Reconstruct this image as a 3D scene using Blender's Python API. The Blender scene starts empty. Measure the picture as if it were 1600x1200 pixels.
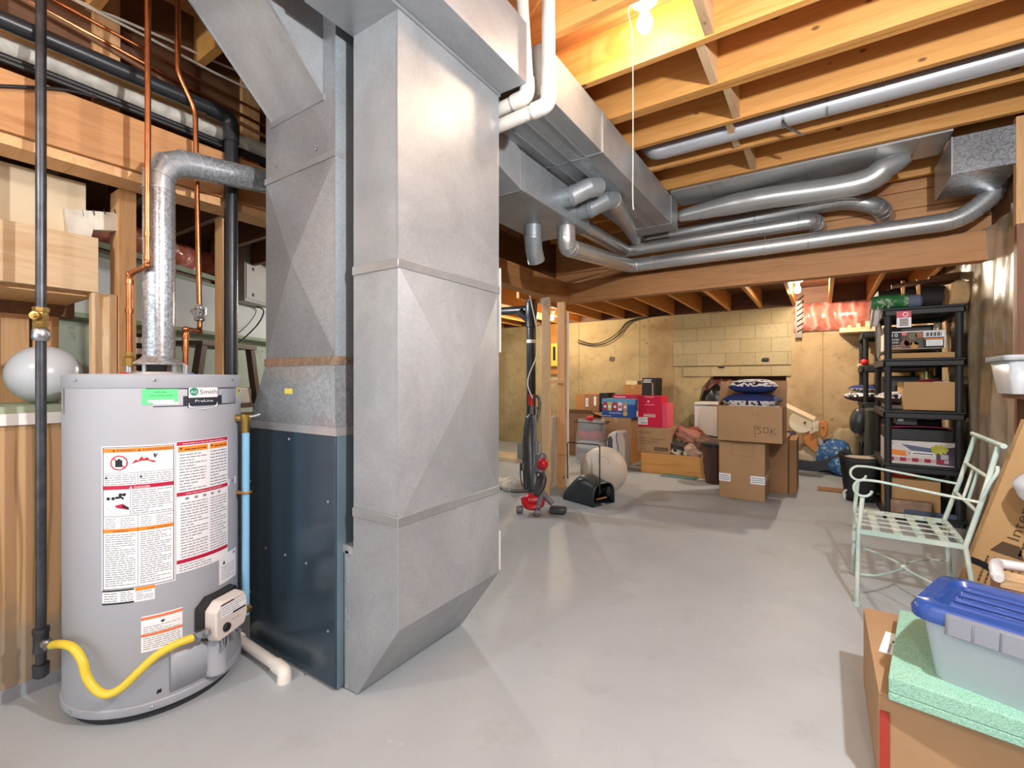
import bpy, math, random
from mathutils import Vector, Matrix, Euler
R = random.Random(7)
C = bpy.context.scene.collection
PI = math.pi
TH = math.radians(33.67); SN, CS = math.sin(TH), math.cos(TH)
FOC, CX, CY, EYE = 728.0, 800.0, 594.0, 1.2

# ---- camera
cd = bpy.data.cameras.new('camera'); cam = bpy.data.objects.new('camera', cd); C.objects.link(cam)
cam.location = (0, 0, EYE); cam.rotation_euler = (PI/2, 0, TH)
cd.sensor_width = 36; cd.lens = 36*FOC/1600; cd.shift_y = -6/1600; cd.clip_start = 0.02
bpy.context.scene.camera = cam

# ---- measuring: where a sight line meets a plane of the room
def ray(u):
    a = (u-CX)/FOC
    return (-SN+CS*a, CS+SN*a)
def zat(v, d): return EYE-(v-CY)*d/FOC
def F(u, v, z=0.0):
    d = FOC*(EYE-z)/(v-CY); r = ray(u); return Vector((d*r[0], d*r[1], z))
def PY(u, v, Y):
    r = ray(u); d = Y/r[1]; return Vector((d*r[0], Y, zat(v, d)))
def PX(u, v, X):
    r = ray(u); d = X/r[0]; return Vector((X, d*r[1], zat(v, d)))

# ---- colour and materials
def lin(c):
    c = c/255.0
    return c/12.92 if c <= 0.04045 else ((c+0.055)/1.055)**2.4
def col(h):
    h = h.lstrip('#'); return (lin(int(h[0:2], 16)), lin(int(h[2:4], 16)), lin(int(h[4:6], 16)), 1)
class NT:
    def __init__(s, name):
        s.m = bpy.data.materials.new(name); s.m.use_nodes = True
        s.t = s.m.node_tree; s.t.nodes.clear()
        s.o = s.n('ShaderNodeOutputMaterial'); s.b = s.n('ShaderNodeBsdfPrincipled')
        s.l(s.b.outputs[0], s.o.inputs[0])
    def n(s, t, **k):
        x = s.t.nodes.new(t)
        for a, b in k.items():
            if hasattr(x, a): setattr(x, a, b)
            else: x.inputs[a].default_value = b
        return x
    def l(s, a, b): s.t.links.new(a, b)
    def coords(s, rnd=True, scale=(1, 1, 1)):
        tc = s.n('ShaderNodeTexCoord'); mp = s.n('ShaderNodeMapping')
        mp.inputs['Scale'].default_value = scale
        if rnd:
            oi = s.n('ShaderNodeObjectInfo'); mu = s.n('ShaderNodeMath', operation='MULTIPLY')
            mu.inputs[1].default_value = 37.0; s.l(oi.outputs['Random'], mu.inputs[0])
            ad = s.n('ShaderNodeVectorMath', operation='ADD')
            s.l(tc.outputs['Object'], ad.inputs[0]); s.l(mu.outputs[0], ad.inputs[1]); s.l(ad.outputs[0], mp.inputs[0])
        else: s.l(tc.outputs['Object'], mp.inputs[0])
        return mp.outputs[0]
    def noise(s, v, scale, detail=3, rough=.55, dist=0):
        x = s.n('ShaderNodeTexNoise'); x.inputs['Scale'].default_value = scale; x.inputs['Detail'].default_value = detail
        x.inputs['Roughness'].default_value = rough; x.inputs['Distortion'].default_value = dist
        s.l(v, x.inputs['Vector']); return x.outputs['Fac']
    def ramp(s, f, stops):
        x = s.n('ShaderNodeValToRGB'); e = x.color_ramp.elements
        while len(e) < len(stops): e.new(.5)
        for i, (p, c) in enumerate(stops): e[i].position = p; e[i].color = c
        s.l(f, x.inputs[0]); return x.outputs[0]
    def mix(s, f, a, b, blend='MIX'):
        x = s.n('ShaderNodeMix', data_type='RGBA', blend_type=blend)
        for i, v in ((0, f), (6, a), (7, b)):
            if hasattr(v, 'type') and hasattr(v, 'links'): s.l(v, x.inputs[i])
            else: x.inputs[i].default_value = v
        return x.outputs[2]
    def math(s, op, a, b=None):
        x = s.n('ShaderNodeMath', operation=op)
        for i, v in ((0, a), (1, b)):
            if v is None: continue
            if hasattr(v, 'links'): s.l(v, x.inputs[i])
            else: x.inputs[i].default_value = v
        return x.outputs[0]
    def bump(s, h, st, dist=.01):
        x = s.n('ShaderNodeBump'); x.inputs['Strength'].default_value = st; x.inputs['Distance'].default_value = dist
        s.l(h, x.inputs['Height']); s.l(x.outputs[0], s.b.inputs['Normal'])
    def set(s, **k):
        for a, v in k.items():
            i = s.b.inputs[a.replace('_', ' ')]
            if hasattr(v, 'links'): s.l(v, i)
            else: i.default_value = v
        return s
MT = {}
def plain(name, h, rough=.5, metal=0, var=.0, vs=6, bump=0, bs=60, alpha=1, trans=0, coat=0, h2=None):
    if name in MT: return MT[name]
    t = NT(name); c = col(h)
    if var or h2 or bump: v = t.coords()
    if var or h2:
        c2 = col(h2) if h2 else tuple(x*(1-var) for x in c[:3])+(1,)
        c = t.ramp(t.noise(v, vs, 4), [(.35, c2), (.65, c)])
    t.set(Base_Color=c, Roughness=rough, Metallic=metal)
    if bump: t.bump(t.noise(v, bs, 4), bump)
    if alpha < 1: t.set(Alpha=alpha)
    if trans: t.set(Transmission_Weight=trans, IOR=1.1)
    if coat: t.set(Coat_Weight=coat, Coat_Roughness=.1)
    MT[name] = t.m; return t.m
def wood(name, axis, a, b, k, rough=.62, knots=1):
    t = NT(name); sc = [7, 7, 7]; sc['xyz'.index(axis)] = .55
    v = t.coords(True, sc); n1 = t.noise(v, 2.2, 5, .6, 1.2)
    base = t.ramp(n1, [(.3, col(b)), (.5, col(a)), (.72, col(b))])
    fine = t.noise(v, 14, 2); base = t.mix(t.math('MULTIPLY', fine, .25), base, col(k))
    if knots:
        sk = [3.4, 3.4, 3.4]; sk['xyz'.index(axis)] = 1.9
        vo = t.n('ShaderNodeTexVoronoi'); vo.inputs['Scale'].default_value = 1.9; t.l(t.coords(True, sk), vo.inputs['Vector'])
        kn = t.ramp(vo.outputs['Distance'], [(.05, (1, 1, 1, 1)), (.085, (0, 0, 0, 1))])
        base = t.mix(t.math('MULTIPLY', kn, .8), base, col('4a2a14'))
    oi = t.n('ShaderNodeObjectInfo'); f = t.math('ADD', t.math('MULTIPLY', oi.outputs['Random'], .34), .80)
    hsv = t.n('ShaderNodeHueSaturation'); t.l(f, hsv.inputs['Value']); t.l(base, hsv.inputs['Color'])
    t.set(Base_Color=hsv.outputs[0], Roughness=rough); t.bump(fine, .12, .004)
    return t.m
W = {}
for ax in 'xyz':
    W['joist'+ax] = wood('joist_wood_'+ax, ax, 'e6aa62', 'd59444', '9c6630')
    W['stud'+ax] = wood('stud_wood_'+ax, ax, 'dcae7c', 'c8965e', '94683e')
    W['beam'+ax] = wood('beam_wood_'+ax, ax, 'cc9662', 'b27a48', '80502c', knots=0)
    W['pale'+ax] = wood('pale_wood_'+ax, ax, 'e2c49c', 'cfa878', '9a7448')
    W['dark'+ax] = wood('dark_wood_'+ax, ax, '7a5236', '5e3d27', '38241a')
def galv(name, h, rough=.36, spangle=0, sc=40, dark=.75, metal=.62, stain=.15, smudge=1.5):
    t = NT(name); v = t.coords(); c = col(h)
    lo = tuple(x*dark for x in c[:3])+(1,)
    base = t.ramp(t.noise(v, smudge, 5, .65, .6), [(.3, lo), (.6, c)])
    if spangle:
        vo = t.n('ShaderNodeTexVoronoi'); vo.inputs['Scale'].default_value = sc; t.l(v, vo.inputs['Vector'])
        g = t.n('ShaderNodeSeparateColor'); t.l(vo.outputs['Color'], g.inputs[0])
        base = t.mix(spangle, base, t.ramp(g.outputs[0], [(.0, tuple(x*.25 for x in c[:3])+(1,)), (1, tuple(min(1, x*1.5) for x in c[:3])+(1,))]))
    fine = t.noise(v, 210, 3)
    base = t.mix(t.ramp(t.noise(v, .9, 6, .7, 1.0), [(.42, (.32, .32, .32, 1)), (.56, (0, 0, 0, 1))]), base, tuple(x*.55 for x in c[:3])+(1,))
    base = t.mix(t.math('MULTIPLY', fine, .3), base, tuple(x*.5 for x in c[:3])+(1,))
    t.set(Base_Color=base, Metallic=metal, Roughness=t.math('ADD', t.math('MULTIPLY', t.noise(v, 4, 4), .2), rough-.1))
    t.bump(t.noise(v, 3.2, 2), .10, .02)
    MT[name] = t.m; return t.m
G_DUCT = galv('duct_sheet_metal', 'b7bdc2', .44, .07, 110, .70, metal=.42, smudge=2.2)
G_PLEN = galv('plenum_sheet_metal', 'a9aeb3', .42, .12, 120, metal=.55)
G_TRAN = galv('spangled_transition_metal', 'c4ccd2', .28, .25, 90, .7)
G_BLUE = galv('bluish_duct_metal', 'b4bfc6', .40, .15, 90, metal=.5)
G_SPAN = galv('flue_spangled_zinc', 'c0c6cc', .26, .55, 130, .7)
G_PIPE = galv('round_duct_metal', 'd0d2d2', .31, .0, 40, .88, metal=.7)
G_TAPE = galv('foil_tape', 'd2d4d6', .30)
G_BAND = galv('seam_band_metal', 'bec3c7', .36)
CARD = plain('cardboard', 'b08c66', .8, var=.12, vs=3)
CARD2 = plain('darker_cardboard', '9a7350', .8, var=.15, vs=3)
CARD3 = plain('orange_cardboard', 'b8834c', .8, var=.1, vs=3)
KRAFT = plain('kraft_card', 'c29a68', .8, var=.1, vs=3)
BLACKP = plain('black_plastic', '1f2022', .45, var=.2)
SHELFP = plain('shelf_black_plastic', '232426', .55, var=.15)
WHITEP = plain('white_plastic', 'e6e6e2', .35)
PVC = plain('pvc_white', 'e8e4dc', .3)
COPPER = plain('copper', 'c07a50', .3, .95, var=.35, vs=14)
BRASS = plain('brass', 'c2a25e', .3, .95, var=.2, vs=20)
STEEL = plain('zinc_fitting', 'b8bcc0', .3, .95, var=.2, vs=20)
IRON = plain('black_iron', '5a5d62', .38, .85, var=.45, vs=14)
ABS = plain('abs_black', '23272c', .35, var=.2)
RED = plain('red_plastic', 'c81e28', .35)
INK = plain('ink_black', '17181c', .6)
GREYINK = plain('fine_print_grey', '868b94', .7)
PAPER = plain('label_paper', 'eef0f4', .45)
MAROON = plain('label_crimson', 'b5173f', .45)
ORANGE = plain('label_orange', 'f08c28', .45)
CORAL = plain('label_coral', 'e07a50', .45)
WHITEINK = plain('white_ink', 'f4f4f4', .5)
CABLE_W = plain('cable_white', 'd8d0c0', .5)
CABLE_K = plain('cable_black', '1b1b1d', .5)
PINK = plain('pink', 'e0607a', .6)

# ---- mesh builder
class MB:
    def __init__(s, mat=None):
        s.v = []; s.f = []; s.fm = []; s.ms = []; s.cm = 0; s.T = None
        if mat: s.mat(mat)
    def mat(s, m):
        if m not in s.ms: s.ms.append(m)
        s.cm = s.ms.index(m); return s
    def add(s, vs, fs):
        k = len(s.v)
        for p in vs:
            p = Vector(p); s.v.append(s.T @ p if s.T else p)
        for f in fs: s.f.append(tuple(i+k for i in f)); s.fm.append(s.cm)
        return s
    def box(s, x0, x1, y0, y1, z0, z1):
        x0, x1 = min(x0, x1), max(x0, x1); y0, y1 = min(y0, y1), max(y0, y1); z0, z1 = min(z0, z1), max(z0, z1)
        return s.add([(x0,y0,z0),(x1,y0,z0),(x1,y1,z0),(x0,y1,z0),(x0,y0,z1),(x1,y0,z1),(x1,y1,z1),(x0,y1,z1)],
                     [(0,3,2,1),(4,5,6,7),(0,1,5,4),(1,2,6,5),(2,3,7,6),(3,0,4,7)])
    def obox(s, c, size, rot=(0, 0, 0)):
        m = Euler(rot).to_matrix(); c = Vector(c); h = Vector(size)/2
        vs = [c+m@Vector((a*h.x, b*h.y, d*h.z)) for d in (-1, 1) for a, b in ((-1,-1),(1,-1),(1,1),(-1,1))]
        return s.add(vs, [(0,3,2,1),(4,5,6,7),(0,1,5,4),(1,2,6,5),(2,3,7,6),(3,0,4,7)])
    def beam(s, p0, p1, w, h, up=(0, 0, 1)):
        p0, p1 = Vector(p0), Vector(p1); d = (p1-p0).normalized(); up = Vector(up)
        if abs(d.dot(up)) > .98: up = Vector((1, 0, 0))
        x = d.cross(up).normalized(); y = x.cross(d)
        vs = [p+x*(a*w/2)+y*(b*h/2) for p in (p0, p1) for a, b in ((-1,-1),(1,-1),(1,1),(-1,1))]
        return s.add(vs, [(0,1,2,3),(7,6,5,4),(4,5,1,0),(5,6,2,1),(6,7,3,2),(7,4,0,3)])
    def hexa(s, b, t):
        n = len(b); vs = list(b)+list(t)
        return s.add(vs, [tuple(range(n))[::-1], tuple(range(n, 2*n))]+[(i, (i+1) % n, n+(i+1) % n, n+i) for i in range(n)])
    def prism(s, poly, d):
        d = Vector(d); return s.hexa([Vector(p) for p in poly], [Vector(p)+d for p in poly])
    def quad(s, *p): return s.add(p, [tuple(range(len(p)))])
    def tube(s, pts, r, n=14, caps=True, rs=None, up=None):
        pts = [Vector(p) for p in pts]; k = len(pts); rs = rs or [r]*k
        vs = []; fs = []; N = None
        for i, p in enumerate(pts):
            a = (pts[i]-pts[i-1]).normalized() if i else (pts[1]-pts[0]).normalized()
            b = (pts[i+1]-pts[i]).normalized() if i < k-1 else a
            t = (a+b).normalized() if (a+b).length > 1e-6 else a
            if N is None:
                q = Vector((0, 0, 1)) if abs(t.z) < .9 else Vector((1, 0, 0)); N = t.cross(q).normalized()
            else:
                N = (N-t*N.dot(t)).normalized()
            B = t.cross(N); f = 1/max(.6, a.dot(t)) if 0 < i < k-1 else 1
            for j in range(n):
                an = 2*PI*j/n; vs.append(p+(N*math.cos(an)+B*math.sin(an))*rs[i])
        for i in range(k-1):
            for j in range(n): fs.append((i*n+j, i*n+(j+1) % n, (i+1)*n+(j+1) % n, (i+1)*n+j))
        if caps: fs.append(tuple(range(n))[::-1]); fs.append(tuple((k-1)*n+j for j in range(n)))
        return s.add(vs, fs)
    def lathe(s, prof, c=(0, 0, 0), n=24, axis='z', dirv=None):
        c = Vector(c); vs = []; fs = []
        if dirv is not None: q = Vector((0, 0, 1)).rotation_difference(Vector(dirv)).to_matrix()
        else: q = {'z': Matrix.Identity(3), 'x': Matrix(((0,0,1),(0,1,0),(-1,0,0))), 'y': Matrix(((1,0,0),(0,0,1),(0,-1,0)))}[axis]
        for r, h in prof:
            for j in range(n): vs.append(c+q@Vector((r*math.cos(2*PI*j/n), r*math.sin(2*PI*j/n), h)))
        for i in range(len(prof)-1):
            for j in range(n): fs.append((i*n+j, i*n+(j+1) % n, (i+1)*n+(j+1) % n, (i+1)*n+j))
        if prof[0][0] > 1e-5: fs.append(tuple(range(n))[::-1])
        if prof[-1][0] > 1e-5: fs.append(tuple((len(prof)-1)*n+j for j in range(n)))
        return s.add(vs, fs)
    def ball(s, c, r, n=24, m=14, rot=None, noise=0, seed=0):
        if not hasattr(r, '__len__'): r = (r, r, r)
        q = Euler(rot).to_matrix() if rot else Matrix.Identity(3); c = Vector(c); g = random.Random(seed)
        ph = [g.random()*6 for _ in range(6)]; vs = []; fs = []
        for i in range(m+1):
            th = PI*i/m
            for j in range(n):
                a = 2*PI*j/n; d = Vector((math.sin(th)*math.cos(a), math.sin(th)*math.sin(a), math.cos(th)))
                k = 1+noise*(math.sin(3*d.x*2+ph[0])+math.sin(4*d.y*2+ph[1])+math.sin(5*d.z*1.7+ph[2])+.6*math.sin(9*d.x+7*d.y+ph[3])+.5*math.sin(13*d.z+11*d.x+ph[4]))
                vs.append(c+q@Vector((d.x*r[0]*k, d.y*r[1]*k, d.z*r[2]*k)))
        for i in range(m):
            for j in range(n): fs.append((i*n+j, (i+1)*n+j, (i+1)*n+(j+1) % n, i*n+(j+1) % n))
        return s.add(vs, fs)
    def ring(s, p, d, r, w=.008, n=20): 
        d = Vector(d).normalized(); p = Vector(p); return s.tube([p-d*w/2, p+d*w/2], r, n)
    def grid(s, fn, nu, nv):
        vs = [fn(i/nu, j/nv) for j in range(nv+1) for i in range(nu+1)]
        return s.add(vs, [(j*(nu+1)+i, j*(nu+1)+i+1, (j+1)*(nu+1)+i+1, (j+1)*(nu+1)+i) for j in range(nv) for i in range(nu)])
    def build(s, name, parent=None, world=True, bevel=0, smooth=35, sub=0, solid=0, seg=2, merge=False):
        if parent is not None and world:
            o = parent.location; vs = [p-o for p in s.v]
        else: vs = s.v
        lo = Vector([min(p[i] for p in vs) for i in range(3)]); hi = Vector([max(p[i] for p in vs) for i in range(3)])
        ce = (lo+hi)/2
        if parent is None: ce.z = lo.z
        me = bpy.data.meshes.new(name); me.from_pydata([tuple(p-ce) for p in vs], [], s.f)
        for m in s.ms: me.materials.append(m)
        me.polygons.foreach_set('material_index', s.fm); me.validate()
        if smooth:
            me.polygons.foreach_set('use_smooth', [True]*len(me.polygons)); me.set_sharp_from_angle(angle=math.radians(smooth))
        me.update()
        o = bpy.data.objects.new(name, me); o.location = ce; C.objects.link(o)
        if parent is not None: o.parent = parent
        if merge: o.modifiers.new('weld', 'WELD').merge_threshold = .0004
        if solid: q = o.modifiers.new('solid', 'SOLIDIFY'); q.thickness = solid; q.offset = 0
        if bevel: q = o.modifiers.new('bevel', 'BEVEL'); q.width = bevel; q.segments = seg; q.limit_method = 'ANGLE'; q.angle_limit = .6
        if sub: q = o.modifiers.new('sub', 'SUBSURF'); q.levels = sub; q.render_levels = sub
        return o
def tag(o, label=None, cat=None, group=None, kind=None):
    for k, v in (('label', label), ('category', cat), ('group', group), ('kind', kind)):
        if v: o[k] = v
    return o
def thing(name, label, cat, loc=(0, 0, 0), rz=0, group=None):
    o = bpy.data.objects.new(name, None); C.objects.link(o); o.location = loc; o.rotation_euler = (0, 0, rz)
    o.empty_display_size = .1
    return tag(o, label, cat, group)
def sub(o, part):
    root = part.parent; o.parent = part; o.location = o.location-part.location; return o
def struct(mb, name, label=None, **k):
    return tag(mb.build(name, **k), label, None, None, 'structure')
def fillet(pts, rad, k=5):
    pts = [Vector(p) for p in pts]; out = [pts[0]]
    for i in range(1, len(pts)-1):
        a, b, c = pts[i-1], pts[i], pts[i+1]; d0 = (a-b); d1 = (c-b)
        r = min(rad, d0.length*.48, d1.length*.48); p0 = b+d0.normalized()*r; p1 = b+d1.normalized()*r
        for j in range(k+1):
            t = j/k; out.append(p0*(1-t)**2+b*2*t*(1-t)+p1*t*t)
    out.append(pts[-1]); return out
def spline(pts, k=6):
    pts = [Vector(p) for p in pts]; q = [pts[0]]+pts+[pts[-1]]; out = []
    for i in range(1, len(q)-2):
        for j in range(k):
            t = j/k; a, b, c, d = q[i-1], q[i], q[i+1], q[i+2]
            out.append(.5*((2*b)+(c-a)*t+(2*a-5*b+4*c-d)*t*t+(3*b-3*c+d-a)*t**3))
    out.append(pts[-1]); return out
_tc = {}
def textmesh(s):
    if s not in _tc:
        cu = bpy.data.curves.new('text', 'FONT'); cu.body = s; cu.size = 1; cu.resolution_u = 2
        o = bpy.data.objects.new('text', cu); C.objects.link(o)
        dg = bpy.context.evaluated_depsgraph_get(); me = o.evaluated_get(dg).to_mesh()
        _tc[s] = ([(v.co.x, v.co.y) for v in me.vertices], [tuple(p.vertices) for p in me.polygons])
        o.evaluated_get(dg).to_mesh_clear(); bpy.data.objects.remove(o); bpy.data.curves.remove(cu)
    return _tc[s]
class Decal:
    """Flat print laid on a surface; fn(x, y, lift) gives the point, x to the right and y up in metres."""
    def __init__(s, fn, step=None): s.fn = fn; s.mb = MB(); s.step = step; s.k = 1
    def rect(s, x0, y0, x1, y1, m, lift=None):
        s.mb.mat(m); L = (s.k if lift is None else lift)*.00025
        n = max(1, int(abs(x1-x0)/s.step)+1) if s.step else 1
        for i in range(n):
            a = x0+(x1-x0)*i/n; b = x0+(x1-x0)*(i+1)/n
            s.mb.quad(s.fn(a, y0, L), s.fn(b, y0, L), s.fn(b, y1, L), s.fn(a, y1, L))
        return s
    def poly(s, pts, m, lift=2): s.mb.mat(m); s.mb.quad(*[s.fn(x, y, lift*.00025) for x, y in pts]); return s
    def disc(s, x, y, r, m, lift=2, n=18, rx=None): return s.poly([(x+(rx or r)*math.cos(2*PI*i/n), y+r*math.sin(2*PI*i/n)) for i in range(n)], m, lift)
    def line(s, x0, y0, x1, y1, w, m, lift=3):
        d = Vector((x1-x0, y1-y0)).normalized()*w/2; return s.poly([(x0+d.y, y0-d.x), (x1+d.y, y1-d.x), (x1-d.y, y1+d.x), (x0-d.y, y0+d.x)], m, lift)
    def frame(s, x0, y0, x1, y1, w, m, lift=2):
        s.rect(x0, y0, x1, y0+w, m, lift); s.rect(x0, y1-w, x1, y1, m, lift); s.rect(x0, y0, x0+w, y1, m, lift); s.rect(x1-w, y0, x1, y1, m, lift); return s
    def text(s, x, y, size, st, m, lift=3, fit=None, shear=0):
        vs, fs = textmesh(st); w = max(p[0] for p in vs); sx = size if not fit else fit/w
        s.mb.mat(m); s.mb.add([s.fn(x+(p[0]+shear*p[1])*sx, y+p[1]*size, lift*.00025) for p in vs], fs); return s
    def print(s, x0, y0, x1, y1, n, m, fill=.5, lift=2, seed=1):
        fill *= .72
        g = random.Random(seed); h = (y1-y0)/n
        for i in range(n):
            y = y1-(i+.75)*h; x = x0; end = x1 if g.random() > .2 else x0+(x1-x0)*g.uniform(.4, .95)
            while x < end-.002:
                w = min(g.uniform(.006, .024), end-x); s.rect(x, y, x+w, y+h*fill, m, lift); x += w+.0028
        return s
    def build(s, name, parent=None, **k): return s.mb.build(name, parent, smooth=0, **k)
def plane_fn(o, rx, uy, nn):
    o, rx, uy, nn = Vector(o), Vector(rx).normalized(), Vector(uy).normalized(), Vector(nn).normalized()
    return lambda x, y, L: o+rx*x+uy*y+nn*(L+.0006)
WARM = (1.0, .80, .56, 1); NEUT = (.97, .985, 1.0, 1); E1, E2, E3 = 170, 1350, 1000
SKY, P1, P2, P4, EXPO = 1.5, 700, 900, 2500, 0.56
# ================= THE SETTING =================
def concrete(name, a, b, seam=None, rough=.85, dark='6f6550', spots=True):
    t = NT(name); v = t.coords(False)
    base = t.ramp(t.noise(v, 1.1, 6, .62, .4), [(.32, col(b)), (.62, col(a))])
    n2 = t.noise(v, 9, 5, .7)
    base = t.mix(t.ramp(n2, [(.30, (.5, .5, .5, 1)), (.45, (0, 0, 0, 1))]), base, col(dark))
    if seam:
        sx = t.n('ShaderNodeSeparateXYZ'); t.l(v, sx.inputs[0])
        fr = t.math('FRACT', t.math('MULTIPLY', sx.outputs[0], 1/seam)); ln = t.math('LESS_THAN', fr, .012)
        base = t.mix(t.math('MULTIPLY', ln, .6), base, col('6a5a3c'))
        vo = t.n('ShaderNodeTexVoronoi'); vo.inputs['Scale'].default_value = 2.6; t.l(v, vo.inputs['Vector'])
        base = t.mix(t.math('MULTIPLY', t.ramp(vo.outputs['Distance'], [(.03, (1, 1, 1, 1)), (.06, (0, 0, 0, 1))]), .6), base, col('6b4a26'))
    t.set(Base_Color=base, Roughness=rough); t.bump(n2, .25, .01); return t.m
t = NT('painted_floor'); v = t.coords(False)
fb = t.ramp(t.noise(v, .8, 5, .6), [(.3, col('a2aab0')), (.65, col('b0b8bd'))])
fb = t.mix(t.ramp(t.noise(v, 5, 6, .7), [(.30, (.3, .3, .3, 1)), (.45, (0, 0, 0, 1))]), fb, col('93938f'))
fb = t.mix(t.ramp(t.noise(v, 16, 4, .6), [(.70, (0, 0, 0, 1)), (.74, (.6, .6, .6, 1))]), fb, col('d0d0cc'))
t.set(Base_Color=fb, Roughness=t.math('ADD', t.math('MULTIPLY', t.noise(v, 6, 4), .2), .42)); t.bump(t.noise(v, 30, 4), .05, .004)
FLOOR = t.m
YCONC = concrete('yellow_concrete', 'bba97e', '9c8962', 1.1); BROWNC = concrete('brown_concrete', 'b89e76', '957a54', .9)
BLOCKC = NT('block_wall'); t = BLOCKC; v = t.coords(False)
sx = t.n('ShaderNodeSeparateXYZ'); t.l(v, sx.inputs[0]); cx_ = t.n('ShaderNodeCombineXYZ'); t.l(sx.outputs[0], cx_.inputs[0]); t.l(sx.outputs[2], cx_.inputs[1])
br = t.n('ShaderNodeTexBrick'); t.l(cx_.outputs[0], br.inputs['Vector'])
for k, x in (('Scale', 1.0), ('Brick Width', .4), ('Row Height', .2), ('Mortar Size', .006), ('Bias', -.2), ('Mortar Smooth', .4)): br.inputs[k].default_value = x
br.inputs['Color1'].default_value = col('aa9c7a'); br.inputs['Color2'].default_value = col('a0926e'); br.inputs['Mortar'].default_value = col('8a7c5e')
n_ = t.noise(v, 30, 5, .7); b_ = t.mix(t.ramp(n_, [(.35, (.4, .4, .4, 1)), (.5, (0, 0, 0, 1))]), br.outputs[0], col('8a7b58'))
t.set(Base_Color=b_, Roughness=.9); t.bump(n_, .3, .01); BLOCKC = t.m
PALEG = concrete('pale_green_wall', 'b9c4b4', 'a3b0a0')
DRYW = plain('white_drywall', 'd2d6d2', .6, var=.06, vs=2)
BEIGEW = plain('beige_plaster', 'cdbb9c', .75, var=.1, vs=2)
GREENB = plain('green_board_edge', '9fae93', .7, var=.15, vs=5)
def plastic_wrap(name, a, b, rough=.25, sc=3.0):
    t = NT(name); v = t.coords(False)
    n = t.noise(v, sc, 5, .6, 2.5); w = t.n('ShaderNodeTexWave'); w.inputs['Scale'].default_value = sc*.7; w.inputs['Distortion'].default_value = 7; w.inputs['Detail'].default_value = 3; t.l(v, w.inputs['Vector'])
    base = t.ramp(n, [(.3, col(b)), (.62, col(a))]); base = t.mix(t.math('MULTIPLY', t.math('POWER', w.outputs['Fac'], 5), .35), base, col('f2e6d8'))
    t.set(Base_Color=base, Roughness=rough, Coat_Weight=.5, Coat_Roughness=.15); t.bump(w.outputs['Fac'], .55, .03); return t.m
PINKINS = plastic_wrap('pink_insulation_under_poly', 'd58472', 'a8503c')
POLY = plastic_wrap('tan_insulation_under_poly', 'a6957a', '7a6a50', .3, 1.6)

struct(MB(FLOOR).box(-8.5, 1.6, -3.2, 7.9, -.15, 0), 'floor')
struct(MB(W['beamx']).box(-2.6, 1.3, -3.2, 4.95, 3.005, 3.04), 'ceiling')
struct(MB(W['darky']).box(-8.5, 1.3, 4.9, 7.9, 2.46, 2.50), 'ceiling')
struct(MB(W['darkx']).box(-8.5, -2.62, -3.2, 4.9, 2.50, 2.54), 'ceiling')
# step between the high ceiling and the low ones
m = MB(W['beamx']); z = 2.285
while z < 3.0: m.box(-2.6, 1.05, 4.83, 4.87, z, min(3.0, z+.136)); z += .14
struct(m, 'wall_step', bevel=.003)
struct(MB(W['darky']).box(-2.66, -2.60, -3.2, 4.88, 2.285, 3.005), 'wall_step_left')
# back foundation wall with a knocked-out opening
m = MB(YCONC); HX0, HX1, HZ0, HZ1 = -1.6, -.42, .42, 1.26
m.box(-8.5, HX0, 7.53, 7.75, 0, 2.22); m.mat(BROWNC).box(HX1, 1.3, 7.53, 7.75, 0, 2.22); m.box(-2.35, -1.95, 7.522, 7.53, 0, 2.22); m.mat(YCONC); m.box(HX0, HX1, 7.53, 7.75, 0, HZ0); m.box(HX0, HX1, 7.53, 7.75, HZ1, 2.22)
m.mat(BLOCKC); m.box(-1.95, -.36, 7.505, 7.53, 1.42, 2.20); m.box(-1.80, -.36, 7.50, 7.53, 1.26, 1.40)
m.mat(YCONC); m.prism([(-1.62, 7.525, .4), (-1.62, 7.525, 1.27), (-1.38, 7.525, 1.27), (-1.52, 7.525, 1.1), (-1.60, 7.525, .8)], (0, .2, 0))
m.mat(W['darkx']); m.box(-8.5, 1.3, 7.5, 7.75, 2.22, 2.46)
struct(m, 'wall_back')
struct(MB(W['darkx']).box(-1.9, -.2, 8.2, 8.25, 0, 1.6).box(-1.9,-1.85,7.75,8.2,0,1.6).box(-.25,-.2,7.75,8.2,0,1.6).box(-1.9,-.2,7.75,8.2,1.45,1.5), 'wall_recess')
tag(MB(PINKINS).ball((-1.4, 7.98, 1.12), (.32, .14, .14), noise=.03).build('insulation_batt'), 'pink insulation stuffed in the broken opening of the back wall', 'insulation')
# right wall under polythene
m = MB(POLY)
m.grid(lambda a, b: Vector((1.0+.018*math.sin(a*40)*math.sin(b*9+a*5)+.012*math.sin(a*90+b*4), 3.2+a*4.4, b*2.3)), 120, 30)
m.mat(W['darky']); m.box(1.04, 1.2, -3.2, 7.6, 0, 3.0)
struct(m, 'wall_right', smooth=60)
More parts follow.
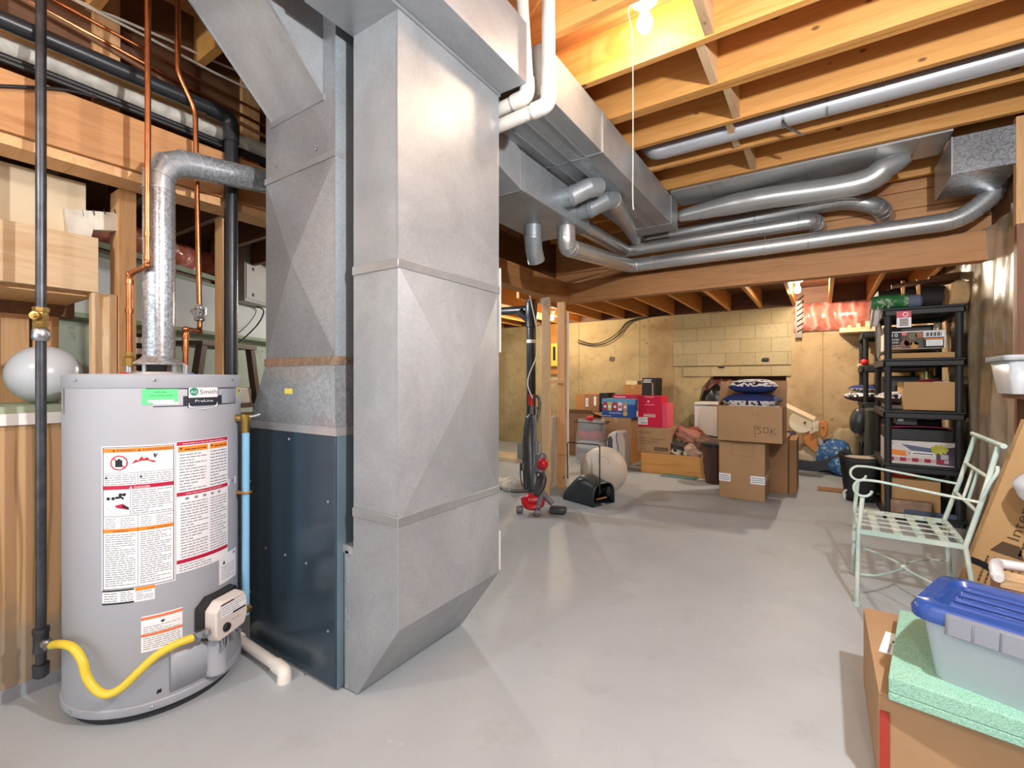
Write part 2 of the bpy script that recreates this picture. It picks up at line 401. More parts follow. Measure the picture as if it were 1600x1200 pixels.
# angled left wall
LT, LN, LP = Vector((-.473, .881, 0)), Vector((.881, .473, 0)), Vector((-4.28, 1.58, 0))
def LW(s, n, z): return LP+LT*s+LN*n+Vector((0, 0, z))
def PW(u, v, n=0):
    r = Vector(ray(u)+(0,)); d = (LN.dot(LP)+n)/LN.dot(r); p = r*d; return Vector((p.x, p.y, zat(v, d)))
def lwbox(m, s0, s1, n0, n1, z0, z1): m.hexa([LW(s0, n0, z0), LW(s1, n0, z0), LW(s1, n1, z0), LW(s0, n1, z0)], [LW(s0, n0, z1), LW(s1, n0, z1), LW(s1, n1, z1), LW(s0, n1, z1)])
m = MB(PALEG); lwbox(m, -3, 6.6, -.3, -.12, 0, 2.10)
m.mat(DRYW); lwbox(m, -3, 6.0, -.12, 0, 1.63, 2.02); m.mat(GREENB); lwbox(m, -3, 6.0, -.12, .012, 1.60, 1.63); lwbox(m, -3, 6.0, -.14, .012, 2.02, 2.045); lwbox(m, -3, 6.0, -.2, -.02, 2.09, 2.13)
m.mat(W['darky']); lwbox(m, -3, 6.0, -.2, -.06, 2.045, 2.09); lwbox(m, -3, 6.6, -.3, -.2, 2.10, 2.5)
struct(m, 'wall_left', smooth=0)
m = MB(PINKINS)
def pil(s0, s1): m.grid(lambda a, b: LW(s0+(s1-s0)*a, -.15+.12*math.sin(PI*b)**.6*min(1, 6*a, 6*(1-a))+.008*math.sin(a*60+b*9), 2.13+.24*b), 40, 10)
pil(-1.2, .45); tag(m.build('insulation_batt'), 'pink insulation under clear plastic above the white ledge behind the flue', 'insulation')
m = MB(PINKINS); pil(.48, 1.6); tag(m.build('insulation_batt'), 'pink insulation under clear plastic just left of the grey electrical box', 'insulation')
m = MB(PINKINS); m.grid(lambda a, b: Vector((-.33+.9*a, 7.5-.10*math.sin(PI*b)**.5*min(1, 6*a, 6*(1-a))*(1+.3*math.sin(a*9)), 1.86+.38*b)), 40, 12)
tag(m.build('insulation_batt'), 'plastic covered pink insulation high on the back wall beside the lit bulb', 'insulation')

# ---- joists over the near room, across it
JY = [.66, 1.07, 1.47, 1.88, 2.29, 2.697, 3.10, 3.50, 3.917, 4.33, 4.72]
ordn = ['first', 'second', 'third', 'fourth', 'fifth', 'sixth', 'seventh', 'eighth', 'ninth', 'tenth', 'eleventh']
for i, y in enumerate(JY):
    x0 = -2.6
    lab = {4: 'warm lit ceiling joist just beyond the bare bulb and pull cord', 5: 'doubled ceiling joist with a dark seam, second beyond the pull cord bulb',
           6: 'ceiling joist third beyond the pull cord bulb, before the round grey pipe', 7: 'ceiling joist fourth beyond the pull cord bulb, behind the long grey pipe',
           8: 'ceiling joist fifth beyond the pull cord bulb, beside the flat metal panning', 9: 'ceiling joist at the far side of the flat metal panning',
           10: 'ceiling joist against the stepped plank wall above the dropped beam', 3: 'ceiling joist directly in front of the bare bulb with the cord'}.get(i, f'ceiling joist high above the water heater, {ordn[i]} from the open side of the room')
    m = MB(W['joistx'])
    if i in (0, 1, 2, 3): m.box(x0, -1.58, y-.019, y+.019, 2.77, 3.005); m.box(-1.02, 1.04, y-.019, y+.019, 2.77, 3.005)
    elif i == 5: m.box(x0, 1.04, y-.038, y-.001, 2.77, 3.005); m.box(x0, 1.04, y+.001, y+.038, 2.772, 3.005)
    else: m.box(x0, 1.04, y-.019, y+.019, 2.77, 3.005)
    tag(m.build('ceiling_joist', smooth=0), lab, 'joist', 'ceiling joists over the furnace room')
for i in range(3, 9):
    a, b = JY[i]+.02, JY[i+1]-.02
    if i == 4: b -= .02
    if i == 5: a += .02
    x = -.46+(.03 if i % 2 else -.02)
    z1 = 3.0
    tag(MB(W['paley']).box(x-.019, x+.019, a, b, 2.775, z1).build('joist_blocking', smooth=0),
        f'pale wood blocking between joists, {ordn[i-3]} in the row running away from the bulb', 'blocking', 'blocking pieces between the joists')
# ---- lower joists beyond the beam
xs = [-5.6+.406*i for i in range(17)]
for i, x in enumerate(xs):
    if x > 1: break
    tag(MB(W['joisty']).box(x-.019, x+.019, 4.88, 7.5, 2.225, 2.46).build('lower_joist', smooth=0),
        f'low joist running to the back wall beyond the beam, {["first","second","third","fourth","fifth","sixth","seventh","eighth","ninth","tenth","eleventh","twelfth","thirteenth","fourteenth","fifteenth","sixteenth","seventeenth"][i]} from the left end', 'joist', 'low joists beyond the dropped beam')
for i in range(10):
    y = .7+.406*i
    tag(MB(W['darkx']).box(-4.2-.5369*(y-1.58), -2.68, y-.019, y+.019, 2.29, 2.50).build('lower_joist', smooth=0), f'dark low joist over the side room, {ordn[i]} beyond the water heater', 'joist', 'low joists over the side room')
# ---- beams and posts
BX, BZ0, BZ1 = -2.37, 2.07, 2.285
tag(MB(W['beamy']).box(BX-.13, BX, -1.2, 4.70, BZ0, BZ1).build('support_beam', smooth=0, bevel=.003), 'laminated wood beam running back from above the water heater to the studs', 'beam')
tag(MB(W['beamx']).box(BX-.1, 1.0, 4.705, 4.82, BZ0, BZ1).build('support_beam', smooth=0, bevel=.003), 'long dropped wood beam crossing the room under the round ducts', 'beam')
tag(MB(W['studx']).box(BX-.16, BX-.02, -1.2, 3.2, 2.03, 2.068).build('top_plate', smooth=0), 'flat wood plate under the beam above the water heater', 'plate')
tag(MB(BEIGEW).box(-2.62, -2.59, -1.2, .64, 1.80, 2.03).build('plaster_panel', smooth=0), 'beige plastered panel with drips under the beam, top left', 'panel')
tag(MB(W['paley']).box(-2.585, -2.545, -1.2, .67, 1.57, 1.80).build('header_board', smooth=0, bevel=.002), 'wide pale header board behind the black gas pipe', 'board')
tag(MB(W['studx']).box(-3.0, -2.60, -1.2, .67, 1.555, 1.585).build('soffit_board', smooth=0), 'wood board under the wide header above the grey ball', 'board')
tag(MB(W['darkx']).box(-3.06, -3.0, -1.2, .70, 1.50, 1.585).build('rough_plate', smooth=0), 'darker wood plate on top of the studs behind the grey ball', 'plate')
for a, b, l in ((.16, .25, 'third'), (.458, .545, 'second'), (.557, .645, 'first')):
    tag(MB(W['studz']).box(-3.06, -3.0, a, b, 0, 1.498).build('wall_stud', smooth=0), f'wide stud behind the grey ball, {l} counted from the water heater', 'stud', 'studs behind the grey ball')
tag(MB(W['palez']).box(-2.58, -2.545, .648, .731, 0, 1.568).build('wall_stud', smooth=0), 'pale short stud under the end of the wide header board', 'stud')
tag(MB(W['studz']).box(-2.64, -2.53, .735, .795, 0, 2.029).build('wall_stud', smooth=0), 'tall orange stud just left of the galvanized flue', 'stud')
tag(MB(W['studz']).box(-2.60, -2.53, 1.147, 1.186, 0, 2.029).build('wall_stud', smooth=0), 'tall narrow stud just left of the black vertical drain pipe', 'stud')
# pony wall
m = MB(plain('plywood_raw', 'b98f5c', .7)); t = NT('weathered_plywood'); v = t.coords(False)
sp = t.n('ShaderNodeMapping'); sp.inputs['Scale'].default_value = (1, 3.2, .45); t.l(v, sp.inputs[0])
w = t.n('ShaderNodeTexWave', wave_type='BANDS', bands_direction='Y'); w.inputs['Scale'].default_value = 2.4; w.inputs['Distortion'].default_value = 6; w.inputs['Detail'].default_value = 2; w.inputs['Detail Scale'].default_value = .8; t.l(sp.outputs[0], w.inputs['Vector'])
base = t.ramp(w.outputs['Fac'], [(.0, col('9a7750')), (.18, col('c09a6c')), (1, col('c4a078'))])
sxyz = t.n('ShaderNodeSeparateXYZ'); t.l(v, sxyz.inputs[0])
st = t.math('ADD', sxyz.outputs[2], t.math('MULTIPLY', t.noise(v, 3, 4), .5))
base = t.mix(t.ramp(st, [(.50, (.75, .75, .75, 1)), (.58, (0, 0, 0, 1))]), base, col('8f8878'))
t.set(Base_Color=base, Roughness=.7)
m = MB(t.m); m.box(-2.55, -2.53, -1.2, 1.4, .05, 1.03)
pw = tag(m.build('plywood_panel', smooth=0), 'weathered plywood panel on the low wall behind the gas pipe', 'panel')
struct(MB(plain('painted_plate', '9fa6ac', .6, var=.2)).box(-2.62, -2.525, -1.2, 1.4, 0, .05), 'baseboard_left')
r = thing('wall_ledge', 'white ledge with green edge on top of the low plywood wall', 'ledge', (-2.7, .3, 1.03))
MB(WHITEP).box(-3.0, -2.515, -1.2, .62, 1.03, 1.075).build('ledge_board', r, bevel=.002); MB(GREENB).box(-3.0, -2.53, -1.2, .62, 1.0755, 1.10).build('green_board', r)
# studs by the vacuum
SXa = BX
tag(MB(W['paleZ'[:4]+'z']).box(SXa-.09, SXa, 4.255, 4.293, 0, 2.069).build('wall_stud', smooth=0, bevel=.002), 'pale marked stud standing right behind the vacuum cleaner', 'stud')
tag(MB(W['studz']).box(SXa-.09, SXa, 4.60, 4.638, 0, 2.069).build('wall_stud', smooth=0, bevel=.002), 'stud under the beam corner with a white conduit on its edge', 'stud')
tag(MB(W['paley']).box(SXa-.08, SXa-.01, 4.294, 4.60, 1.165, 1.203).build('stud_blocking', smooth=0), 'short pale crosspiece nailed between the two studs by the vacuum', 'blocking')
tag(MB(PVC).tube([(SXa+.015, 4.652, .02), (SXa+.015, 4.652, 1.96)], .014).build('conduit'), 'white conduit standing on the edge of the corner stud', 'conduit')
tag(MB(plain('board_white_dirty', 'cfc6b8', .7, var=.15, vs=3)).hexa([(SXa-.16, 4.30, 0), (SXa-.16, 4.86, 0), (SXa-.14, 4.86, 0), (SXa-.14, 4.30, 0)], [(SXa-.12, 4.30, .80), (SXa-.12, 4.86, .80), (SXa-.10, 4.86, .80), (SXa-.10, 4.30, .80)]).build('drywall_offcut', smooth=0), 'dirty white drywall offcut standing behind the studs', 'panel')
# ---- bulbs
def glow(name, c, e):
    m_ = bpy.data.materials.new(name); m_.use_nodes = True; n = m_.node_tree.nodes; n.clear()
    o = n.new('ShaderNodeOutputMaterial'); q = n.new('ShaderNodeEmission'); q.inputs[0].default_value = c; q.inputs[1].default_value = e; m_.node_tree.links.new(q.outputs[0], o.inputs[0]); return m_
def bulb(loc, e, c, label, cord=None, hang=0):
    x, y, z = loc
    r = thing('light_bulb', label, 'light', (x, y, z+.12))
    MB(glow('bulb_glass_%d' % int(e), c, e)).lathe([(.0, -.045), (.02, -.042), (.033, -.02), (.034, 0), (.026, .025), (.016, .045), (.014, .05)], (x, y, z), 20).build('glass', r)
    MB(WHITEP).lathe([(.018, .05), (.022, .055), (.024, .08), (.055, .09), (.055, .105), (0, .105)], (x, y, z), 20).build('socket', r)
    if hang: MB(CABLE_W).tube([(x, y, z+.1), (x, y, hang)], .004, 8).build('added_bulb_cord', r)  # cord used only by the added fill bulbs
    if cord: MB(CABLE_W).tube(spline([(x, y, z+.1)]+cord), .0022, 6).build('pull_cord', r)
BULB1 = (-.66, 2.06, 2.80)
pc = PY(988, 70, 1.98); pe = PY(990, 328, 1.98)
bulb(BULB1, E1, WARM, 'bare bulb with long white pull cord between the joists', [Vector((-.72, 2.02, 2.86)), pc+Vector((0, 0, .02)), (pc+pe)/2, pe+Vector((-.004, 0, .06)), pe])
B2 = PY(1246, 452, 6.3); bulb((B2.x, 6.3, B2.z), E2, (1, .86, .68, 1), 'bright bare bulb lit under the low joists by the back wall')
bulb((-3.75, 4.05, 2.12), P2, NEUT, 'added fill bulb, unseen in the side room behind the return duct')  # extra bulb added out of sight to brighten the side room
for q_, l_ in (((.60, .86, 2.2), 'added fill bulb, out of view near the right wall on the garden chair side'), ((.35, -.9, 2.3), 'added fill bulb, out of view at the open side of the room, right one'), ((-1.6, -.9, 2.3), 'added fill bulb, out of view at the open side of the room, left one')): bulb(q_, P4 if q_[0] > .5 else P1, NEUT, l_, None, 2.99)  # three extra bulbs added outside the view as fill light
B3 = PY(862, 496, 6.5); bulb((B3.x, 6.5, B3.z), E3, WARM, 'small lit bulb seen between the two studs in the side room')
# ================= WATER HEATER =================
HX, HY, HR, HZ = -2.229, .776, .284, 1.222
def hit(u, v, r=HR):
    dx, dy = ray(u); a = dx*dx+dy*dy; b = -2*(dx*HX+dy*HY); c = HX*HX+HY*HY-r*r
    q = max(0, b*b-4*a*c); d = (-b-math.sqrt(q))/(2*a)
    return math.atan2(dy*d-HY, dx*d-HX), zat(v, d), d
def hcyl(phi0, z0, r=HR):
    return lambda x, y, L: Vector((HX+(r+.0006+L)*math.cos(phi0+x/r), HY+(r+.0006+L)*math.sin(phi0+x/r), z0+y))
GREYJ = plain('heater_grey_enamel', 'a6abb4', .45, var=.04, vs=3)
wh = thing('water_heater', 'tall grey cylindrical water heater with warning labels beside the furnace', 'water heater', (HX, HY, 0))
MB(GREYJ).lathe([(HR-.002, .045), (HR, .05), (HR, 1.185), (HR-.001, 1.187)], (HX, HY, 0), 96).build('jacket', wh)
MB(GREYJ).lathe([(HR+.0015, 1.172), (HR+.003, 1.175), (HR+.003, HZ-.006), (HR-.004, HZ), (0, HZ+.001)], (HX, HY, 0), 96).build('top_cap', wh)
MB(plain('heater_base_dark', '2c2e33', .6)).lathe([(HR-.025, 0), (HR-.02, .05)], (HX, HY, 0), 64).build('base', wh)
MB(GREYJ).lathe([(HR+.001, .035), (HR+.004, .04), (HR+.004, .062), (HR+.001, .066)], (HX, HY, 0), 96).build('base_ring', wh)
p, z, d = hit(99, 620)
f = hcyl(p, 0); m = MB(plain('seam_brown_grey', '8d847e', .4)); Decal(f)
sd = Decal(f, .02); sd.rect(-.004, 1.08, .012, 1.17, plain('seam_brown_grey', '8d847e', .4)); sd.build('jacket_seam', wh)
m = MB(STEEL)
for u, v in ((120, 594), (242, 594), (362, 594), (112, 1112), (238, 1106)):
    p, z, d = hit(u, v); z = min(z, 1.2) if v < 900 else .05
    MB(STEEL).lathe([(.005, 0), (.005, .003), (.002, .005)], (HX+(HR+.0035)*math.cos(p), HY+(HR+.0035)*math.sin(p), z), 10, dirv=(math.cos(p), math.sin(p), 0)).build('screw', wh)
def lab(uL, vTL, vBL, uR, vTR, vBR):
    a = hit(uL, vTL); b = hit(uL, vBL); c = hit(uR, vTR); e = hit(uR, vBR)
    z1 = (a[1]+c[1])/2; z0 = (b[1]+e[1])/2
    return hcyl(a[0], z0), (c[0]-a[0])*HR, z1-z0
def tri(D, x, y, s, m1): D.poly([(x, y), (x+s, y), (x+s/2, y+s*.9)], m1, 4)
# big warning sheet
fn, w, h = lab(159, 699, 926, 274, 691, 905); D = Decal(fn, .02)
D.rect(0, 0, w, h, PAPER, 1); D.frame(.004, .004, w-.004, h-.004, .0022, INK)
D.rect(.006, h-.022, w-.006, h-.008, ORANGE, 2); D.text(.045, h-.019, .010, 'WARNING', INK, 3, .055); D.text(w*.56, h-.019, .010, 'AVERTISSEMENT', INK, 3, .085)
tri(D, .034, h-.019, .008, INK); tri(D, w*.56-.012, h-.019, .008, INK)
cx0, cy0 = w*.25, h-.058
D.disc(cx0, cy0, .026, plain('prohibit_red', 'c8102e', .45), 2, 28); D.disc(cx0, cy0, .0215, PAPER, 3, 28); D.rect(cx0-.011, cy0-.014, cx0+.010, cy0+.010, INK, 4); D.rect(cx0-.004, cy0+.010, cx0+.004, cy0+.014, INK, 4)
D.line(cx0-.016, cy0+.016, cx0+.016, cy0-.016, .004, plain('prohibit_red', 'c8102e', .45), 5)
fx = w*.56; D.poly([(fx-.03, h-.062), (fx-.018, h-.048), (fx-.012, h-.053), (fx-.002, h-.038), (fx+.004, h-.048), (fx+.014, h-.042), (fx+.02, h-.052), (fx+.036, h-.056), (fx+.036, h-.062)], RED, 3)
D.line(fx-.045, h-.05, fx-.03, h-.078, .0012, GREYINK); D.line(fx-.03, h-.078, fx+.04, h-.07, .0012, GREYINK); D.line(fx+.04, h-.07, fx+.04, h-.06, .0012, GREYINK)
D.poly([(fx+.03, h-.034), (fx+.036, h-.028), (fx+.032, h-.042), (fx+.042, h-.036), (fx+.044, h-.028), (fx+.037, h-.046)], INK, 3)
D.rect(.006, h-.094, w-.006, h-.0928, INK, 2); D.rect(w*.5, h-.135, w*.5+.001, h-.094, INK, 2)
D.print(.010, h-.134, w*.48, h-.097, 5, GREYINK, .5, 2, 3); D.print(w*.52, h-.134, w-.010, h-.097, 5, GREYINK, .5, 2, 4); tri(D, .010, h-.112, .010, INK); tri(D, w*.52, h-.112, .010, INK)
D.rect(.006, h-.150, w-.006, h-.136, MAROON, 2); D.text(w*.45, h-.148, .010, 'DANGER', WHITEINK, 3, .045); tri(D, w*.45-.013, h-.148, .009, WHITEINK)
D.rect(w*.40, h-.240, w*.40+.001, h-.152, INK, 2); D.print(w*.42, h-.238, w-.010, h-.153, 11, GREYINK, .5, 2, 5)
for x, y in ((w*.10, h-.180), (w*.17, h-.180), (w*.27, h-.168), (w*.32, h-.168)): D.disc(x, y, .0058, INK, 3, 12)
D.line(w*.2, h-.178, w*.29, h-.176, .008, INK); D.line(w*.29, h-.176, w*.31, h-.184, .006, INK)
D.poly([(w*.19, h-.205), (w*.30, h-.199), (w*.385, h-.213), (w*.385, h-.222), (w*.28, h-.216), (w*.22, h-.213)], MAROON, 3); D.poly([(w*.30, h-.202), (w*.385, h-.215), (w*.385, h-.221), (w*.29, h-.211)], INK, 4)
D.line(.012, h-.207, w*.2, h-.236, .001, GREYINK); D.line(w*.2, h-.236, w*.3, h-.226, .001, GREYINK)
D.rect(.006, h-.2425, w-.006, h-.241, INK, 2); D.rect(w*.5, .008, w*.5+.001, h-.243, INK, 2)
for x0, x1, s in ((.012, w*.2, 6), (w*.27, w*.47, 7), (w*.54, w*.68, 8), (w*.74, w-.01, 9)): D.print(x0, h-.283, x1, h-.247, 5, GREYINK, .45, 2, s)
D.rect(.006, h-.298, w-.006, h-.285, ORANGE, 2); D.text(w*.16, h-.296, .0085, 'WARNING', INK, 3, .045); D.text(w*.62, h-.296, .0085, 'AVERTISSEMENT', INK, 3, .07)
D.print(.012, .014, w*.47, h-.302, 24, GREYINK, .5, 2, 10); D.print(w*.53, .014, w-.012, h-.302, 24, GREYINK, .5, 2, 11)
tag(D.build('warning_label', wh), 'large white warning label with orange and crimson bars')
# second sheet
fn, w, h = lab(275, 690, 894, 355.5, 681, 871); D = Decal(fn, .02); D.rect(0, 0, w, h, PAPER, 1)
D.rect(.002, h-.016, w-.002, h-.002, MAROON, 2); D.print(.02, h-.013, w-.02, h-.005, 1, WHITEINK, .35, 3, 12)
D.rect(.006, h-.040, w*.53, h-.020, ORANGE, 2); D.rect(w*.57, h-.040, w-.004, h-.020, ORANGE, 2); tri(D, .010, h-.030, .009, INK); tri(D, w*.585, h-.030, .009, INK)
D.print(.026, h-.036, w*.5, h-.024, 1, INK, .4, 3, 12); D.print(w*.66, h-.036, w-.01, h-.024, 1, INK, .4, 3, 13)
y = h*.595; D.print(.010, y+.012, w*.5, h-.044, 13, GREYINK, .5, 2, 14); D.print(w*.58, y+.012, w-.006, h-.044, 12, GREYINK, .5, 2, 15)
D.rect(.002, y-.006, w-.002, y+.008, MAROON, 2); D.print(.03, y-.002, w-.03, y+.005, 1, WHITEINK, .35, 3, 13)
for i in range(5): D.rect(w*(.14+.15*i), y-.022, w*(.2+.15*i), y-.013, GREYINK, 2)
D.print(.014, .052, w*.53, y-.028, 20, GREYINK, .5, 2, 16); D.print(w*.58, .052, w-.008, y-.028, 20, GREYINK, .5, 2, 17)
D.rect(.002, .034, w-.002, .048, MAROON, 2); D.print(.010, .004, w*.6, .032, 3, GREYINK, .5, 2, 18)
tag(D.build('instruction_label', wh), 'second white label with crimson bars')
fn, w, h = lab(160, 925, 947, 242, 911, 934); D = Decal(fn, .02); D.rect(0, 0, w, h, PAPER, 1); D.rect(0, h-.006, w*.62, h, INK, 2); D.rect(0, 0, w*.62, .006, INK, 2); D.rect(w*.64, h-.012, w, h, ORANGE, 2)
D.print(.006, .008, w*.3, h-.008, 4, GREYINK, .5, 2, 20); D.print(w*.36, .008, w*.6, h-.008, 5, GREYINK, .5, 2, 21); D.print(w*.66, .006, w-.004, h-.014, 5, GREYINK, .5, 2, 22); D.build('notice_label', wh)
fn, w, h = lab(220.5, 964, 1019, 285, 948, 1003); D = Decal(fn, .02); D.rect(0, 0, w, h, PAPER, 1); D.rect(0, h-.014, w, h-.004, CORAL, 2); D.rect(0, h*.42, w, h*.42+.010, CORAL, 2)
D.poly([(w*.45, h-.03), (w*.5, h-.024), (w*.58, h-.026), (w*.52, h-.034)], INK, 3); D.print(.006, h*.5, w-.006, h-.036, 4, GREYINK, .45, 2, 23); D.print(.006, .006, w-.006, h*.40, 6, GREYINK, .45, 2, 24); D.build('lighting_label', wh)
fn, w, h = lab(342, 866, 913, 368, 858, 899); D = Decal(fn, .02); D.rect(0, 0, w, h, PAPER, 1); tri(D, w*.15, h*.66, .016, INK); D.print(w*.12, .014, w*.85, h*.62, 7, GREYINK, .4, 2, 25); D.rect(w*.75, h*.85, w*.9, h*.93, GREYINK, 2); D.build('rating_label', wh)
fn, w, h = lab(356, 748, 758, 368, 744, 755); D = Decal(fn); D.rect(0, 0, w, h, PAPER, 1); D.rect(w*.4, h*.3, w*.7, h*.7, GREYINK, 2); D.build('small_sticker', wh)
fn, w, h = lab(371, 603, 617, 374.6, 603, 617); D = Decal(fn, .02); D.rect(0, 0, w, h, plain('yellow_sticker', 'd8d42a', .5), 1); D.rect(w*.3, h*.3, w*.7, h*.6, INK, 2); D.build('yellow_sticker', wh)
# maker's plate
LOGOG = plain('logo_green', '1f8a70', .45); NAVY = plain('logo_navy', '1d2230', .45); SILV = plain('silver_print', 'b8bcc4', .25, .5)
fn, w, h = lab(228, 606, 633, 368, 606, 633); D = Decal(fn, .015)
xx = lambda u: (hit(u, 618)[0]-hit(228, 618)[0])*HR
L = w; D.rect(0, h-.0035, L, h, NAVY, 1); D.rect(.02, 0, L-.006, .0035, NAVY, 1); D.line(L, h-.001, L-.006, 0, .003, NAVY, 1); D.rect(xx(347), .004, L-.008, h-.004, SILV, 1)
D.rect(xx(286), .001, xx(346), h*.56, NAVY, 2); x0, x1 = xx(294.5), xx(339.5)
D.poly([(x0-.003, h+.013), (x0-.003, -.006), ((x0+x1)/2, -.017), (x1+.003, -.006), (x1+.003, h+.013)], NAVY, 3); D.rect(x0, h*.46, x1, h+.010, WHITEINK, 4)
D.poly([(x0, .010), (x0, -.005), ((x0+x1)/2, -.014), (x1, -.005), (x1, .010)], WHITEINK, 4)
D.disc(x0+.018, h*.75+.003, .015, LOGOG, 5, 24); D.text(x0+.006, h*.75-.003, .015, 'AO', WHITEINK, 6, .023); D.text(x0+.036, h*.75-.006, .024, 'Smith', NAVY, 5, x1-x0-.040)
D.text(x0+.020, h*.22-.001, .013, 'ProLine', WHITEINK, 5, x1-x0-.04); D.text(x0+.010, -.001, .006, 'COMMERCIAL GRADE', NAVY, 5, x1-x0-.02)
D.build('maker_plate', wh)
fn, w, h = lab(222, 608, 632, 278, 608, 632); D = Decal(fn, .02); GS = plain('green_sticker', '62e08c', .5); D.rect(0, 0, w, h, GS, 3)
D.print(w*.35, h*.72, w*.65, h*.95, 1, plain('sticker_dark_green', '3aa060', .6), .35, 4, 3); D.print(w*.2, h*.5, w*.85, h*.72, 1, plain('sticker_dark_green', '3aa060', .6), .3, 4, 5); D.rect(w*.15, h*.14, w*.88, h*.3, WHITEINK, 4); D.rect(w*.3, h*.0, w*1.02, h*.15, WHITEINK, 4); D.build('green_sticker', wh)
# gas control
p, z, d = hit(338, 957); rx = Vector((-math.sin(p), math.cos(p), 0)); nn = Vector((math.cos(p), math.sin(p), 0)); o = Vector((HX, HY, z))+nn*(HR-.004)
def lo(x, y, n): return o+rx*x+Vector((0, 0, y))+nn*n
VB = plain('valve_body_offwhite', 'd6cec8', .5)
m = MB(VB); prof = [(-.078, -.045), (-.06, -.075), (.06, -.062), (.075, -.03), (.078, .03), (.06, .072), (-.045, .072), (-.078, .045)]
m.hexa([lo(x, y, .03) for x, y in prof], [lo(x*.95, y*.95, .082) for x, y in prof]); gv = m.build('gas_control', wh, bevel=.006)
MB(BLACKP).hexa([lo(x*1.12, y*1.08+.006, .0) for x, y in prof], [lo(x*1.1, y*1.05+.006, .032) for x, y in prof]).build('backplate', wh)
D = Decal(plane_fn(lo(-.055, .012, .0825), rx, (0, 0, 1), nn)); D.rect(0, 0, .115, .042, PAPER, 1, ); D.rect(.0, .045, .06, .05, INK, 1); D.rect(.055, -.004, .115, .003, INK, 2); D.print(.004, .006, .108, .04, 4, GREYINK, .4, 2, 3); D.print(.05, -.03, .09, -.02, 1, GREYINK, .4, 2, 3); o_ = D.build('control_label')
o_.parent = gv; o_.location = o_.location-gv.location-wh.location
for nm_, mb_ in (('knob', MB(INK).lathe([(.016, 0), (.016, .008), (.012, .011)], lo(-.03, -.03, .081), 20, dirv=nn)), ('outlet_fitting', MB(BRASS).lathe([(.012, 0), (.012, .02), (.017, .021), (.017, .035), (.008, .037)], lo(.078, -.03, .05), 6, dirv=rx))):
    k = mb_.build(nm_); k.parent = gv; k.location = k.location-gv.location-wh.location
m = MB(STEEL)
for x, y in ((-.02, -.07), (.005, -.07)): m.tube(spline([lo(x, y, .05), lo(x-.004, y-.04, .058), lo(x, y-.085, .03)]), .006, 8)
for q in ((.02, .05, .075), (.04, .068, .05)): m.tube(spline([lo(q[0], -.06, .05), lo(q[1], -.1, .055), lo(q[2]-.02, -.09, .03), lo(q[0]-.01, -.15, .02)]), .0025, 6)
m.build('burner_tubes', wh)
pa, za, _ = hit(266, 1030); pb, zb, _ = hit(346, 1005); f1 = hcyl(pa, .085); Ld = (pb-pa)*HR
m = MB(GREYJ); m.grid(lambda a, b: f1(a*Ld, b*.155, .008), 14, 1); m.grid(lambda a, b: f1(a*Ld, b*.155, .001), 14, 1); m.build('burner_door', wh, solid=.003)
pc_, _, _ = hit(334, 1040); MB(GREYJ).lathe([(.033, .075), (.038, .08), (.038, .095), (.035, .1), (.035, .215), (.037, .22), (.037, .23), (.028, .235)], (HX+(HR+.012)*math.cos(pc_), HY+(HR+.012)*math.sin(pc_), 0), 24).build('burner_tube_cover', wh)
pk, zk, _ = hit(248, 1081); D = Decal(hcyl(pk, zk)); D.poly([(-.007, -.006), (.008, -.003), (.008, .010), (-.004, .008)], INK, 1); D.build('sight_hole', wh)
# pipe nipples on top
HP, CP = PX(202, 580, -2.26), PX(290, 580, -2.20)
for q, mt, nm_ in ((HP, RED, 'hot_nipple'), (CP, plain('nipple_blue', '4a78b8', .4), 'cold_nipple')):
    MB(mt).lathe([(.028, 1.222), (.028, 1.23), (.012, 1.231)], (q.x, q.y, 0), 20).mat(STEEL).lathe([(.013, 1.23), (.013, 1.262)], (q.x, q.y, 0), 16).build(nm_, wh)
m = MB(G_TAPE); m.lathe([(.10, 1.222), (.095, 1.232), (.06, 1.234)], (HX, HY, 0), 32)
for k in range(4): a = PI/4+k*PI/2-.3; m.obox((HX+.068*math.cos(a), HY+.068*math.sin(a), 1.25), (.012, .004, .05), (0, 0, a+PI/2))
m.build('draft_hood_legs', wh); MB(G_SPAN).lathe([(.088, 1.262), (.086, 1.268), (.06, 1.288), (.053, 1.30), (.053, 1.31)], (HX, HY, 0), 40).build('draft_hood', wh)
# flue
fl = thing('flue_pipe', 'galvanized flue rising from the water heater and elbowing back past the furnace plenum', 'flue', (HX, HY, 1.3))
fr_ = .054
MB(G_SPAN).tube([(HX, HY, 1.295), (HX, HY, 1.97)], fr_, 36).build('vertical_run', fl)
ep = [(HX, HY, 1.965), (HX, HY, 2.02), (HX, HY+.028, 2.075), (HX, HY+.085, 2.105), (HX, HY+.135, 2.113)]
m = MB(G_TRAN).tube(ep, fr_+.001, 30); em = m.build('elbow', fl, smooth=25)
m = MB(G_TAPE)
for i in range(len(ep)): 
    a = Vector(ep[i]); b = Vector(ep[min(i+1, len(ep)-1)])-Vector(ep[max(i-1, 0)]); m.ring(a, b, fr_+.0035, .006, 30)
m.build('gore_seams', fl); MB(G_SPAN).tube([(HX, HY+.13, 2.113), (HX, HY+1.3, 2.27)], fr_, 36).build('horizontal_run', fl)
